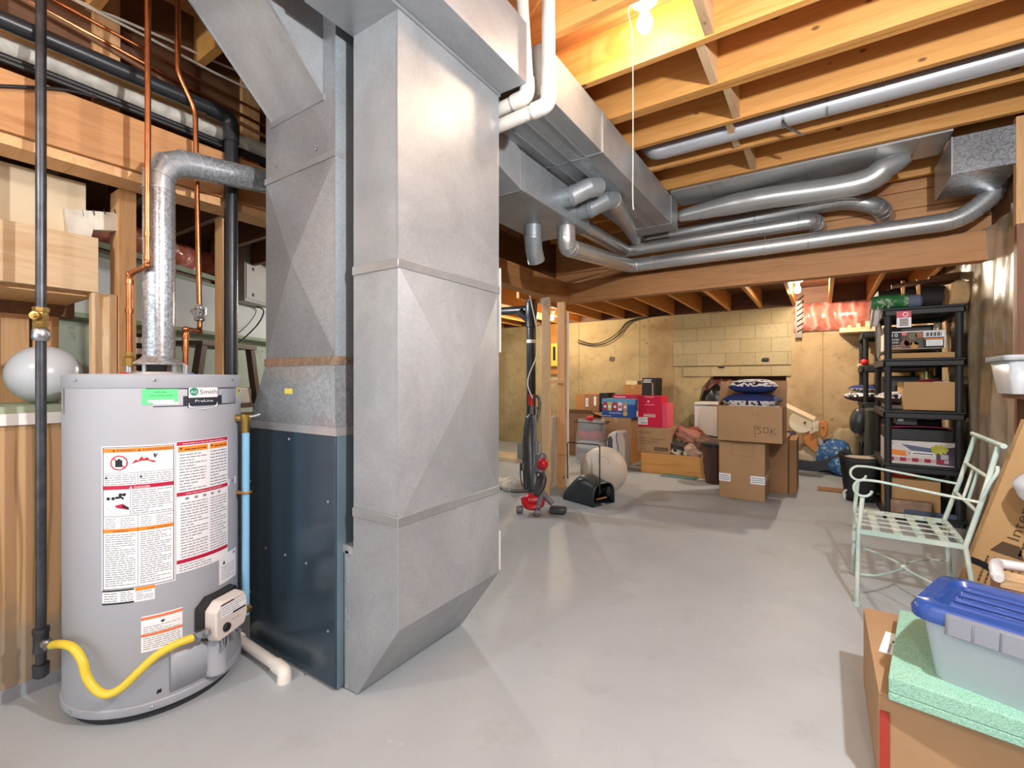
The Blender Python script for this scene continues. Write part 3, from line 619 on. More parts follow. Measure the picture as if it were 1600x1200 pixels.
# copper lines
def rings(m, pts, r_, root): 
    for p_, d_ in pts: MB(COPPER).ring(p_, d_, r_, .018, 14).build('coupling', root)
cr = .0105
H1 = PX(231, 415, -2.18)
r = thing('copper_pipe', 'copper hot water pipe jogging up in front of the flue', 'pipe', (HP.x, HP.y, 1.26))
hp_ = [Vector((HP.x, HP.y, 1.26)), Vector((HP.x, HP.y, H1.z-.03)), Vector((H1.x, H1.y, H1.z)), Vector((H1.x, H1.y, 2.98))]
MB(COPPER).tube(fillet(hp_, .02, 4), cr, 14).build('tube', r)
m = MB(COPPER); rings(m, [(hp_[1]-Vector((0, 0, .03)), (0, 0, 1)), (hp_[2]+Vector((0, 0, .03)), (0, 0, 1)), (Vector((HP.x, HP.y, 1.47)), (0, 0, 1)), (Vector((H1.x, H1.y, H1.z+.12)), (0, 0, 1))], cr+.003, r)
for e_ in (hp_[1], hp_[2]): MB(COPPER).ball(e_, .0125, 12, 8).build('elbow_fitting', r)
MB(BRASS).lathe([(.022, 1.255), (.022, 1.285), (.014, 1.295), (.014, 1.31)], (HP.x, HP.y, 0), 8).build('union_nut', r)
C1 = PX(312, 515, -2.30)
r = thing('copper_pipe', 'copper cold water pipe with a round shutoff valve right of the flue', 'pipe', (CP.x, CP.y, 1.26))
zj = CP.z+ (zat(515, 1.95)-CP.z); CT = PX(305, 165, -2.30); C2 = PX(278, 105, -2.30)
cp_ = [Vector((CP.x, CP.y, 1.26)), Vector((CP.x, CP.y, zj)), Vector((C1.x, C1.y, zj+.004)), Vector((C1.x, C1.y, zj+.06)), Vector((CT.x, CT.y, CT.z-.02)), Vector((C2.x, C2.y, C2.z-.02)), Vector((C2.x, C2.y, 2.98))]
MB(COPPER).tube(fillet(cp_, .03, 4), cr, 14).build('tube', r); vv = PX(312, 490, -2.30)
m = MB(COPPER)
for e_ in cp_[1:3]: MB(COPPER).ball(e_, .0125, 12, 8).build('elbow_fitting', r)
rings(m, [(Vector((CP.x, CP.y, 1.38)), (0, 0, 1)), (Vector((CP.x, CP.y, 1.33)), (0, 0, 1))], cr+.003, r)
vb = MB(STEEL).lathe([(.014, -.035), (.020, -.03), (.020, -.02), (.016, -.015), (.018, 0), (.016, .015), (.020, .02), (.020, .03), (.013, .035)], (C1.x, C1.y, vv.z), 12).build('valve_body', r)
vd = Vector((.85, -.4, .1)).normalized(); vc = Vector((C1.x, C1.y, vv.z)); m = MB(STEEL).tube([vc, vc+vd*.05], .006, 8)
sx_ = vd.cross(Vector((0, 0, 1))).normalized(); sy_ = sx_.cross(vd)
m.tube([vc+vd*.05+(sx_*math.cos(i*PI/10)+sy_*math.sin(i*PI/10))*(.026+.003*math.cos(i*PI/2)) for i in range(21)], .0045, 8)
for i in range(5): a = i*2*PI/5; m.tube([vc+vd*.05, vc+vd*.05+(sx_*math.cos(a)+sy_*math.sin(a))*.026], .003, 6)
sub(m.build('handwheel', r), vb)
# gas line
GP = PX(64, 600, -2.29)
r = thing('gas_pipe', 'black iron gas pipe standing in front of the plywood panel', 'gas pipe', (GP.x, GP.y, .1)); gx, gy = GP.x, GP.y
def gz(v): return zat(v, GP.x/ray(64)[0])
MB(IRON).tube([(gx, gy, gz(1058)), (gx, gy, 3.0)], .0148, 20).build('pipe', r)
MB(IRON).lathe([(.0215, gz(1018)), (.0225, gz(1013)), (.021, gz(1008)), (.021, gz(990)), (.0235, gz(988)), (.0235, gz(981)), (.018, gz(980))], (gx, gy, 0), 20).build('tee', r)
MB(IRON).lathe([(.012, gz(1058)), (.022, gz(1055)), (.0235, gz(1037)), (.018, gz(1036))], (gx, gy, 0), 20).build('drip_cap', r)
bv = MB(BRASS).lathe([(.020, gz(512)), (.022, gz(509)), (.022, gz(503)), (.018, gz(502)), (.021, gz(495)), (.018, gz(488)), (.023, gz(487)), (.023, gz(481)), (.018, gz(480))], (gx, gy, 0), 8).build('ball_valve', r)
k = MB(BRASS).lathe([(.014, 0), (.014, .02), (.009, .021), (.009, .032), (.003, .033)], (gx+.015, gy-.012, gz(495)), 14, dirv=(.8, -.55, 0)).build('valve_stem', r); sub(k, bv)
MB(STEEL).lathe([(.019, gz(533)), (.023, gz(530)), (.025, gz(528)), (.025, gz(517)), (.021, gz(514)), (.019, gz(513))], (gx, gy, 0), 24).build('union', r)
def hp3(u, v, off): p, z, d = hit(u, v); return Vector((HX+(HR+off)*math.cos(p), HY+(HR+off)*math.sin(p), z))
tz = gz(1003); T0 = Vector((gx, gy, tz))
e0 = hp3(100, 999, .03); e0.z = tz; dd = (e0-T0).normalized()
r = thing('gas_hose', 'yellow flexible gas hose sagging from the iron pipe to the heater control', 'hose', T0)
fp = [e0-dd*.005, hp3(116, 998, .035), hp3(134, 1002, .04), hp3(148, 1020, .045), hp3(156, 1044, .05), hp3(170, 1062, .055), hp3(185, 1067, .06), hp3(202, 1058, .06), hp3(222, 1036, .06), hp3(245, 1012, .06), hp3(270, 996, .06), hp3(292, 988, .06)]
MB(plain('yellow_hose', 'e0c83c', .4)).tube(spline(fp, 6), .0135, 14).build('hose', r)
MB(STEEL).tube([T0+dd*.018, T0+dd*.05, e0], .014, 10, rs=[.013, .015, .017]).ring(T0+dd*.04, dd, .020, .012, 6).build('tee_fitting', r)
e1 = lo(-.082, -.028, .05); d1 = (e1-fp[-1]).normalized(); MB(STEEL).tube([fp[-1]-d1*.004, e1], .014, 10).ring(fp[-1]+d1*.012, d1, .019, .016, 6).ring(e1-d1*.01, d1, .017, .014, 6).build('valve_fitting', r)
# relief valve and blue discharge pipe
BP = PX(384, 800, -2.0); q = Vector((BP.x, BP.y, 0))
r = thing('discharge_pipe', 'light blue plastic discharge pipe hanging between heater and furnace', 'pipe', (BP.x, BP.y, .22)); dB = BP.x/ray(384)[0]
MB(plain('pale_blue_plastic', '86c4ea', .4)).tube([(q.x, q.y, zat(960, dB)), (q.x, q.y, zat(672, dB))], .0145, 16).build('tube', r)
vz = zat(655, dB); m = MB(BRASS); m.lathe([(.015, zat(676, dB)), (.017, zat(674, dB)), (.017, vz-.01), (.022, vz), (.022, vz+.02), (.012, vz+.026)], (q.x, q.y, 0), 12)
hd = Vector((HX-q.x, HY-q.y, 0)).normalized(); m.tube([(q.x, q.y, vz+.005), Vector((q.x, q.y, vz+.005))+hd*.045], .016, 12); rv = m.build('relief_valve', r)
MB(STEEL).tube([(q.x, q.y, vz+.008), (q.x+.03, q.y+.02, vz+.012), (q.x+.05, q.y+.035, vz+.02)], .006, 8).build('lever', r); sub(bpy.data.objects['lever'], rv)
ph = math.atan2(q.y-HY, q.x-HX); zt = zat(769, dB)
MB(plain('copper_strap', 'b08040', .45, .5)).tube([(q.x+.02*math.cos(t), q.y+.02*math.sin(t), zt) for t in [ph-2.6+i*.65 for i in range(9)]], .005, 6).beam((HX+HR*math.cos(ph), HY+HR*math.sin(ph), zt), (q.x, q.y+.004, zt), .004, .012).build('strap', r)
# ================= FURNACE =================
FCAS = plain('furnace_casing', '41525f', .2, .5, var=.12, vs=1.5); FSIDE = plain('furnace_side', '7d95a3', .35, .5, var=.1)
FX0, FX1, FY0, FY1, FZ = -2.19, -1.553, 1.113, 1.80, .984
r = thing('furnace', 'dark slate furnace cabinet between the water heater and the return duct', 'furnace', ((FX0+FX1)/2, 1.45, 0))
MB(FCAS).box(FX0, FX1-.004, FY0, FY1, .012, FZ).build('cabinet', r, bevel=.003)
MB(FSIDE).box(FX1-.004, FX1, FY0+.006, FY1, .012, FZ).build('side_panel', r); MB(INK).box(FX0+.02, FX1-.02, FY0+.02, FY1, 0, .012).build('base', r)
m = MB(STEEL)
for u, v in ((416, 856), (446, 867), (479, 880), (513, 784), (513, 986), (477, 1055), (512, 1078), (396, 668), (452, 686), (391, 752), (391, 924)):
    a = PY(u, v, FY0); MB(STEEL).lathe([(.006, 0), (.006, .003), (.003, .005)], a, 10, dirv=(0, -1, 0)).build('screw', r)
PY0, PLX0, PLX1, PZ0 = FY0, -2.054, -1.556, 1.265
def xp(m, a, b, c, d, h):
    a, b, c, d = map(Vector, (a, b, c, d)); n = (b-a).cross(d-a).normalized(); k = (a+b+c+d)/4+n*h
    m.add([a, b, c, d, k], [(0, 1, 4), (1, 2, 4), (2, 3, 4), (3, 0, 4)])
r = thing('supply_plenum', 'tall sheet metal plenum rising from the furnace to the ceiling', 'plenum', (-1.8, 1.4, FZ))
m = MB(G_TRAN); m.hexa([(FX0, FY0, FZ+.03), (FX1, FY0, FZ+.03), (FX1, FY1, FZ+.03), (FX0, FY1, FZ+.03)], [(PLX0, FY0, PZ0), (PLX1, FY0, PZ0), (PLX1, 1.72, PZ0), (PLX0, 1.72, PZ0)])
m.add([(FX0+.02, FY0-.0015, FZ+.04), (FX1, FY0-.0015, FZ+.04), (PLX1, FY0-.0015, PZ0-.01), (PLX0+.01, FY0-.0015, PZ0-.01), (-1.74, FY0-.012, 1.17)], [(0, 1, 4), (1, 2, 4), (2, 3, 4), (3, 0, 4)]); m.build('transition', r, smooth=0)
m = MB(G_TAPE); m.box(FX0-.002, FX1+.002, FY0-.002, FY1, FZ, FZ+.032); m.build('lower_flange', r)
m = MB(galv('scuffed_tape', 'c4a890', .35, .35, 60, .6)); m.box(PLX0-.004, PLX1+.004, FY0-.004, 1.72, PZ0-.004, PZ0+.028); m.build('foil_tape_band', r)
m = MB(G_PLEN); m.box(PLX0, PLX1-.002, PY0+.004, 1.70, PZ0+.02, 2.86)
xp(m, (PLX0, PY0+.002, PZ0+.028), (PLX1, PY0+.002, PZ0+.028), (PLX1, PY0+.002, 2.07), (PLX0, PY0+.002, 2.07), .032)
xp(m, (PLX0, PY0+.002, 2.085), (PLX1, PY0+.002, 2.085), (PLX1, PY0+.002, 2.86), (PLX0, PY0+.002, 2.86), .012); m.build('body', r, smooth=0)
MB(G_BLUE).box(PLX1-.002, PLX1+.002, PY0-.001, 1.70, PZ0+.028, 2.86).build('side_panel', r)
MB(G_BAND).box(PLX0-.003, PLX1+.003, PY0-.003, 1.0+.7, 2.062, 2.088).build('seam_band', r)
m = MB(STEEL)
for u, v in ((430, 260), (493, 233)): MB(STEEL).lathe([(.006, 0), (.006, .003), (.002, .005)], PY(u, v, PY0-.003), 10, dirv=(0, -1, 0)).build('screw', r)
MB(YEL := plain('yellow_chalk', 'd8d060', .7)).grid(lambda a, b: Vector((-1.885+.06*a, FY0-.011, 1.143+.022*b)), 1, 1).build('chalk_mark', r)
tk = [(1.112, 2.317), (.70, 2.73), (.70, 3.0), (1.112, 2.86)]
to = MB(G_DUCT).prism([(-1.992, y, z) for y, z in tk], (.36, 0, 0)).build('slanted_takeoff', r, smooth=0); m = MB(G_BAND)
for x in (-1.995, -1.632): m.prism([(x, 1.112, 2.310), (x, .70, 2.722), (x, .70, 2.737), (x, 1.112, 2.325)], (.004, 0, 0))
m.box(-2.0, -1.62, 1.104, 1.112, 2.295, 2.322); sub(m.build('takeoff_flange', r), to)
# ================= RETURN DUCT =================
RX0, RX1, RY0, RY1 = -1.497, -1.25, 1.149, 1.769
r = thing('return_duct', 'tall pale sheet metal return duct with diagonal creases and angled floor boot', 'duct', (-1.37, 1.45, 0))
m = MB(G_DUCT); b0 = [(-1.552, .004), (-1.472, .004), (-1.25, .31), (-1.25, .688), (-1.497, .688), (-1.497, .535), (-1.552, .535)]
m.prism([(x, RY0, z) for x, z in b0], (0, RY1-RY0, 0)); m.build('floor_boot', r, smooth=0, bevel=.002)
MB(G_TAPE).box(-1.540, -1.522, RY0-.004, RY0, .01, .54).box(-1.555, -1.497, RY0-.004, RY0+.3, .53, .56).build('foil_tape', r)
MB(plain('white_sealant', 'dcdad4', .6)).box(-1.252, -1.246, RY1-.003, RY1+.006, .32, .5).build('sealant', r)
for i, (za, zb) in enumerate(((.690, 1.612), (1.612, 2.530))):
    m = MB(G_DUCT); m.box(RX0+.003, RX1-.003, RY0+.003, RY1-.001, za, zb)
    xp(m, (RX1-.002, RY0, za), (RX1-.002, RY1, za), (RX1-.002, RY1, zb), (RX1-.002, RY0, zb), .052 if i == 0 else -.046)
    xp(m, (RX0, RY0+.002, za), (RX1-.002, RY0+.002, za), (RX1-.002, RY0+.002, zb), (RX0, RY0+.002, zb), .003); m.build(('lower_section', 'upper_section')[i], r, smooth=0)
for z in (.678, 1.600): MB(G_BAND).box(RX0-.003, RX1+.003, RY0-.003, RY1+.003, z, z+.034).build('drive_cleat', r, bevel=.002)
MB(G_BAND).box(RX0-.004, RX1+.006, RY0-.2, RY1+.004, 2.518, 2.53).build('top_flange', r)
m = MB(G_DUCT); m.box(-1.50, -1.103, .45, 1.775, 2.531, 2.80); m.build('head_box', r, smooth=0, bevel=.002)
MB(plain('white_tape_strip', 'e4e4de', .6)).box(RX1-.004, RX1+.006, RY1+.003, RY1+.007, 1.33, 1.72).build('white_strip', r)
# PVC pipes
pd_ = .0302
def pvc(pts, label):
    r = thing('vent_pipe', label, 'pipe', pts[0]); MB(PVC).tube(fillet(pts, .055, 6), pd_, 22).build('tube', r); m = MB(PVC)
    for i in (1,):
        c = Vector(pts[i]); a = (Vector(pts[i-1])-c).normalized(); b = (Vector(pts[i+1])-c).normalized()
        el = fillet([c+a*.078, c, c+b*.078], .062, 7); m.tube(el, pd_+.005, 22)
    m.build('elbow', r)
    D = Decal(lambda x, y, L: c+b*(.12+x)+Vector((.028*0, 0, 0))+Vector((-SN, -CS, 0)).cross(b).normalized()*(-y)+Vector((SN, -CS, 0))*(pd_+.001)); D.print(0, -.004, .16, .004, 1, GREYINK, .6, 1, 5); D.build('print_line', r)
vA = PY(857, 165, 1.815); pvc([(-1.50, 1.815, 2.40), (vA.x, 1.815, 2.425), (vA.x, 1.815, 2.98)], 'front white plastic vent pipe elbowing up past the return duct')
vBz = PY(826, 150, 1.815); pvc([(-1.50, 1.815, 2.475), (vBz.x-.005, 1.815, 2.50), (vBz.x-.03, 1.80, 2.98)], 'rear white plastic vent pipe elbowing up against the return duct head')
# drain
r = thing('drain_pipe', 'white plastic condensate drain pipe lying on the floor before the furnace', 'pipe', (-2.0, 1.06, 0))
MB(PVC).tube([(-2.2, 1.065, .034), (-1.83, 1.052, .034)], .0215, 18).build('tube', r); MB(PVC).tube([(-2.225, 1.066, .034), (-2.185, 1.065, .034)], .028, 18).build('coupling', r)
MB(PVC).tube(fillet([(-1.86, 1.053, .034), (-1.785, 1.045, .036), (-1.785, 1.04, -.01)], .035, 6), .0265, 18).build('elbow', r)
# ================= TRUNKS =================
r = thing('supply_duct', 'long rectangular trunk duct hung under the joists with seam lines', 'duct', (-1.26, 2.9, 2.52))
TX0, TX1, TZ0, TZ1 = -1.455, -1.06, 2.52, 2.757
m = MB(G_DUCT); m.box(TX0, TX1, 1.862, 4.0, TZ0, TZ1); m.box(TX0+.006, TX1+.006, 4.0, 4.2, TZ0-.004, TZ1); m.build('duct_body', r, smooth=0, bevel=.003)
m = MB(G_BAND)
for y in (2.53, 4.0): m.box(TX0-.003, TX1+.008, y-.004, y+.004, TZ0-.006, TZ1)
m.build('slip_seam', r); m = MB(G_BAND)
for x in (-1.36, -1.26, -1.16): m.box(x-.003, x+.003, 1.87, 4.19, TZ0-.006, TZ0)
m.build('crease', r)
MB(STEEL).lathe([(.012, 0), (.012, .003), (.006, .004), (.006, .001)], PY(821, 197, 2.0)*1.0, 12, dirv=(0, 0, -1)).build('test_plug', r)
r = thing('branch_duct', 'lower rectangular branch duct with round takeoffs beside the return duct', 'duct', (-1.65, 2.6, 2.28))
m = MB(G_DUCT); m.box(-1.85, -1.422, 2.23, 3.15, 2.28, 2.50); m.hexa([(-1.85, 1.72, 2.44), (-1.45, 1.72, 2.44), (-1.422, 2.23, 2.28), (-1.85, 2.23, 2.28)], [(-1.85, 1.72, 2.7), (-1.45, 1.72, 2.7), (-1.422, 2.23, 2.50), (-1.85, 2.23, 2.50)]); m.build('duct_body', r, smooth=0, bevel=.002)
MB(G_BLUE).box(-1.424, -1.419, 2.24, 3.15, 2.282, 2.50).build('side_panel', r)
m = MB(G_BAND)
for y in (2.23, 2.26, 2.93): m.box(-1.853, -1.416, y-.004, y+.004, 2.277, 2.503)
m.build('slip_seam', r)
def elbow(m, p, pts, rr): m.tube(fillet(pts, .09, 3), rr, 24)
A0, A1 = Vector((-1.505, 2.95, 2.28)), Vector((-1.69, 2.80, 2.28))
m = MB(G_BLUE); m.tube([A1, A1+Vector((0, 0, -.08)), A1+Vector((-.02, .05, -.16)), A1+Vector((-.03, .1, -.22))], .062, 24); m.ring(A1+Vector((0, 0, -.078)), (0, 0, 1), .066, .008, 24); m.build('takeoff', r, smooth=25)
for y in (2.73, 3.0):
    b = Vector((-1.42, y, 2.395)); m = MB(G_BLUE); m.tube([b, b+Vector((.08, 0, 0)), b+Vector((.15, .06, .05)), b+Vector((.18, .16, .09))], .062, 24); m.ring(b+Vector((.078, 0, 0)), (1, 0, 0), .066, .008, 24); m.build('takeoff', r, smooth=25)
def duct(name, label, pts, rr, rad=.12, seams=(), k=4, mt=None, straps=()):
    pts = [Vector(p) for p in pts]; r = thing(name, label, 'duct', pts[0]); fp = fillet(pts, rad, k)
    MB(mt or G_PIPE).tube(fp, rr, 28).build('tube', r, smooth=25); m = MB(G_BAND)
    for i in range(1, len(pts)-1):
        for a in fp: 
            if (a-pts[i]).length < rad*1.05: 
                j = fp.index(a); b = fp[min(j+1, len(fp)-1)]-fp[max(j-1, 0)]; MB(G_BAND).ring(a, b, rr+.003, .006, 28).build('seam_ring', r)
    for p_ in seams: MB(G_BAND).ring(p_, (1, 0, 0), rr+.003, .012, 28).build('seam_ring', r)
    if straps:
        for p_ in straps: m = MB(CABLE_W).ring(p_, (1, 0, 0), rr+.005, .003, 28); m.tube([Vector(p_)+Vector((0, .03, rr)), Vector(p_)+Vector((0, .05, rr+.15))], .0015, 5); m.build('hanger_wire', r)
rr = .064
aj = PY(985, 413, 4.5); ae = PY(1500, 345, 4.5); az = 2.333
duct('round_duct', 'lowest round duct running along the dropped beam to an elbow at the right wall', [A0, A0+Vector((0, 0, -.14)), (aj.x, 4.5, az), (ae.x, 4.5, az), (ae.x+.17, 4.5, az+.14), (ae.x+.21, 4.5, az+.3)], rr, .10, [(PY(1195, 390, 4.5).x, 4.5, az), (PY(1263, 380, 4.5).x, 4.5, az)], straps=[(PY(1020, 405, 4.5).x, 4.5, az), (PY(1195, 390, 4.5).x, 4.5, az)])
bj = PY(978, 390, 4.55); be = PY(1272, 352, 4.55)
duct('round_duct', 'middle round duct ending in a short elbow at the plank wall', [(-1.56, 3.12, 2.39), (bj.x, 4.55, 2.505), (be.x, 4.55, 2.505), (be.x+.03, 4.83, 2.50)], rr, .07, [(PY(1248, 355, 4.55).x, 4.55, 2.505)], 5)
cj = PY(1005, 370, 4.6); ce_ = PY(1325, 314, 4.6)
duct('round_duct', 'upper round duct bending down into a hole in the plank wall', [(-1.24, 3.14, 2.48), (cj.x-.05, 4.6, 2.60), (ce_.x, 4.6, 2.645), (ce_.x+.2, 4.62, 2.56), (ce_.x+.26, 4.84, 2.52)], rr, .10, [(PY(1180, 335, 4.6).x, 4.6, 2.63)])
oj = [PY(1062, 338, 4.28), PY(1180, 312, 4.25), PY(1335, 288, 4.22), PY(1385, 262, 4.2), PY(1420, 245, 4.2)]
r = thing('flat_duct', 'flat sheet metal joist panning with a bulging duct running below it', 'duct', (0, 4.1, 2.77))
MB(G_PIPE).box(-1.05, .68, 3.94, 4.31, 2.755, 2.768).build('panning_sheet', r)
MB(G_PIPE).tube(spline(oj, 5), .08, 28, rs=[.05+.035*min(1, i/4)-(.045*max(0, i-14)/6) for i in range(21)]).build('bulged_duct', r); m = MB(G_BAND)
for x in (-.75, -.1, .3, .52): m.box(x-.004, x+.004, 3.94, 4.31, 2.750, 2.756)
m.build('sheet_seam', r)
r = thing('boot_box', 'galvanized box duct against the right wall under the ceiling', 'duct', (.85, 4.2, 2.49))
MB(G_SPAN).box(.676, .99, 3.955, 4.47, 2.488, 2.72).build('box', r, smooth=0, bevel=.002)
MB(G_BAND).box(.672, .678, 3.953, 4.472, 2.482, 2.724).build('corner_flange', r)
ga = PY(1012, 245, 3.3); 
r = thing('joist_bay_pipe', 'long grey round pipe tucked between two joists, hung by metal strap', 'duct', (ga.x, 3.3, 2.82))
MB(plain('grey_pipe', 'c8ccd2', .3, .55)).tube(fillet([(ga.x-.03, 3.3, 2.99), (ga.x+.03, 3.3, 2.815), (1.0, 3.3, 2.815)], .08, 5), .062, 24).build('tube', r)
sa = PY(1224, 175, 3.3); MB(STEEL).tube([(sa.x, 3.24, 2.76), (sa.x+.02, 3.3, 2.745), (sa.x+.1, 3.36, 2.70)], .008, 6).ring((sa.x, 3.3, 2.815), (1, 0, 0), .066, .015, 20).ring((PY(1292, 160, 3.3).x, 3.3, 2.815), (1, 0, 0), .066, .012, 20).build('hanger_strap', r)
# ================= PIPES OVER THE LEFT BEAM =================
AX = -2.3405; av = PX(361, 300, AX)
r = thing('abs_drain', 'black plastic drain pipe running over the beam then dropping behind the water heater', 'pipe', (AX, av.y, 0))
MB(ABS).tube([(AX, -1.2, 2.41), (AX, av.y-.05, 2.447)], .03, 22).build('horizontal_run', r); MB(ABS).tube([(AX, av.y, .0), (AX, av.y, 2.40)], .0285, 22).build('vertical_run', r)
MB(ABS).tube(fillet([(AX, av.y-.1, 2.445), (AX, av.y, 2.447), (AX, av.y, 2.33)], .07, 6), .035, 22).build('elbow', r)
m = MB(plain('pipe_wrap', 'c4c0b4', .6, var=.35, vs=14, bump=.5, bs=25)); m.tube([(-2.46, -1.2+.18*i, 2.405+.004*math.sin(i*2.1)) for i in range(17)], .042, 18, rs=[.042+.004*math.sin(i*3.7) for i in range(17)])
tag(m.build('wrapped_pipe'), 'white wrapped pipe with torn insulation lying on the left beam', 'pipe')
tag(MB(plain('tan_pipe', 'b0a078', .5)).tube([(-2.52, .2, 2.47), (-2.52, 1.15, 2.48)], .035, 16).build('tan_pipe'), 'tan pipe between the black drain and the wrapped pipe', 'pipe')
for i, (dz, x) in enumerate(((2.315, -2.385), (2.338, -2.40))):
    tag(MB(CABLE_K).tube(spline([(x, -1.2, dz+.02), (x, 0, dz), (x, .6, dz+.006), (x, 1.4, dz), (x, 3, dz)], 5), .011, 10).build('black_conduit'), ('lower', 'upper')[i]+' black cable lying along the top edge of the left beam', 'cable')
lines = [((165, 66), (412, 197), COPPER, .008, 'pinkish copper line just above the black drain pipe'), ((205, 66), (412, 178), COPPER, .007, 'second copper line above the black drain pipe'), ((238, 62), (412, 150), CABLE_W, .006, 'tan cable crossing above the copper lines by the plenum'), ((262, 62), (415, 128), CABLE_W, .006, 'topmost tan cable crossing near the slanted takeoff'), ((150, 64), (412, 212), W['darky'], .01, 'dark wood strip just above the black drain pipe')]
for (a, b, mt, rd, lb) in lines:
    A, B = PX(a[0], a[1], -2.56), PX(b[0], b[1], -2.56); e = (A-B).normalized()
    tag(MB(mt).tube([A+e*.7, A, (A+B)/2+Vector((0, 0, -.008)), B, B-e*.5], rd, 8).build('overhead_line' if mt != COPPER else 'copper_line'), lb, 'pipe' if mt == COPPER else 'cable')
tag(MB(CABLE_K).tube(spline([PX(-60, 132, -2.365), PX(20, 135, -2.36), PX(100, 140, -2.36), PX(150, 152, -2.37)], 6), .006, 8).build('black_cable'), 'thin black cable crossing the face of the left beam', 'cable')
tag(MB(W['studz']).box(-2.61, -2.57, .66, .75, 2.285, 3.0).build('cripple_stud', smooth=0), 'short orange stud above the left beam, behind the pipes', 'stud')
tag(MB(W['studz']).box(-2.61, -2.57, 1.27, 1.36, 2.285, 3.0).build('cripple_stud', smooth=0), 'short dark orange stud above the left beam, right of the drain elbow', 'stud')
# ================= LEFT ROOM =================
bq = PX(76, 600, -2.80); br_ = .122
tag(MB(plain('grey_ball', 'bcc2c8', .22)).ball((-2.76, bq.y-.02, 1.101+br_), br_, 40, 24).build('grey_ball'), 'glossy grey ball resting on the white ledge behind the gas pipe', 'ball')
a = PX(157, 348, -2.56)
m = MB(plain('sack_paper', 'dcd4c4', .6, var=.2, vs=10)); m.hexa([a+Vector(q) for q in ((0, -.09, -.05), (0, .10, -.01), (-.04, .10, -.01), (-.04, -.09, -.05))], [a+Vector(q) for q in ((-.01, -.10, .03), (0, .11, .07), (-.05, .11, .07), (-.05, -.10, .03))])
m.hexa([a+Vector(q) for q in ((.01, -.10, -.09), (.01, -.04, -.11), (-.03, -.04, -.11), (-.03, -.10, -.09))], [a+Vector(q) for q in ((.0, -.11, .03), (.0, -.02, -.02), (-.03, -.02, -.02), (-.03, -.11, .03))])
for k in range(4): m.mat(INK).beam(a+Vector((.006, -.06+.035*k, .035+.012*k)), a+Vector((.006, -.055+.035*k, .01+.014*k)), .001, .004)
tag(m.build('paper_sack', bevel=.012), 'folded white paper sack tucked left of the orange stud by the flue', 'sack')
e0, e1 = PW(382, 470, .14), PW(420, 385, .14); s0 = (e0-LP).dot(LT); s1 = s0+.42
r = thing('electrical_box', 'grey metal electrical box on the side room wall behind the plenum', 'electrical box', LW(s0+.2, .07, e0.z))
m = MB(plain('grey_box_paint', 'a8a49a', .45)); lwbox(m, s0, s1, 0, .14, e0.z, e1.z); m.build('body', r, bevel=.006)
m = MB(plain('grey_box_door', 'b2aea4', .45)); lwbox(m, s0+.02, s1-.02, .14, .146, e0.z+.03, e1.z-.03); dr = m.build('door', r, bevel=.002)
for z in (e0.z+.06, (e0.z+e1.z)/2, e1.z-.07): m = MB(INK); lwbox(m, s0+.10, s0+.13, .146, .148, z, z+.03); sub(m.build('latch', r), dr)
q0 = LW(s0+.3, .05, e0.z); tag(MB(CABLE_K).tube(spline([q0, PW(412, 486, .06), PW(404, 505, .08), PW(385, 525, .1), PW(372, 535, .12)], 5), .007, 8).build('black_cable'), 'black cable drooping from the grey electrical box', 'cable')
DKW = plain('dark_brown_wood', '5e4636', .5, var=.2)
b0, b1 = PW(316, 532, .55), PW(398, 532, .55)
r = thing('wooden_stand', 'dark brown wooden stand with slanted sides below the white ledge', 'stand', (b0.x, b0.y, 0))
ux = (Vector((b1.x-b0.x, b1.y-b0.y, 0))).normalized(); Ls = (b1-b0).length; vy = Vector((-ux.y, ux.x, 0)); bb = Vector((b0.x, b0.y, 0)); zt_ = b0.z
def sb(m, x0, x1, y0, y1, z0, z1, sl=0):
    m.hexa([bb+ux*(x0-sl)+vy*y0+Vector((0, 0, z0)), bb+ux*(x1-sl)+vy*y0+Vector((0, 0, z0)), bb+ux*(x1-sl)+vy*y1+Vector((0, 0, z0)), bb+ux*(x0-sl)+vy*y1+Vector((0, 0, z0))], [bb+ux*x0+vy*y0+Vector((0, 0, z1)), bb+ux*x1+vy*y0+Vector((0, 0, z1)), bb+ux*x1+vy*y1+Vector((0, 0, z1)), bb+ux*x0+vy*y1+Vector((0, 0, z1))])
m = MB(DKW); sb(m, -.01, Ls+.01, -.01, .3, zt_-.03, zt_); m.build('top', r)
for x, s in ((0, .28), (Ls-.05, -.28)): m = MB(DKW); sb(m, x, x+.05, 0, .05, 0, zt_-.03, s); sb(m, x, x+.05, .24, .29, 0, zt_-.03, s); m.build('side_frame', r)
m = MB(DKW); sb(m, -.04, Ls+.04, .0, .28, .98, 1.01); m.build('shelf', r)
m = MB(plain('dull_grey_plastic', '7a7e84', .4)); sb(m, .06, .30, .03, .2, 1.0101, 1.16); tag(m.build('grey_case', bevel=.01), 'dull grey case on the dark stand behind the water heater', 'case')
m = MB(WHITEP); sb(m, .38, .58, .03, .2, 1.0101, 1.14); tag(m.build('white_case', bevel=.01), 'white case on the dark stand right of the black drain pipe', 'case')
k0 = PW(205, 572, .7); m = MB(INK); m.box(k0.x-.1, k0.x+.1, k0.y-.08, k0.y+.12, 0, PW(205, 522, .7).z); 
for i in range(4): m.mat(WHITEINK).box(k0.x+.1, k0.x+.102, k0.y-.03, k0.y+.03, 1.22+.06*i, 1.25+.06*i)
tag(m.build('black_carton', smooth=0), 'tall black carton with white marks seen just left of the flue', 'carton')
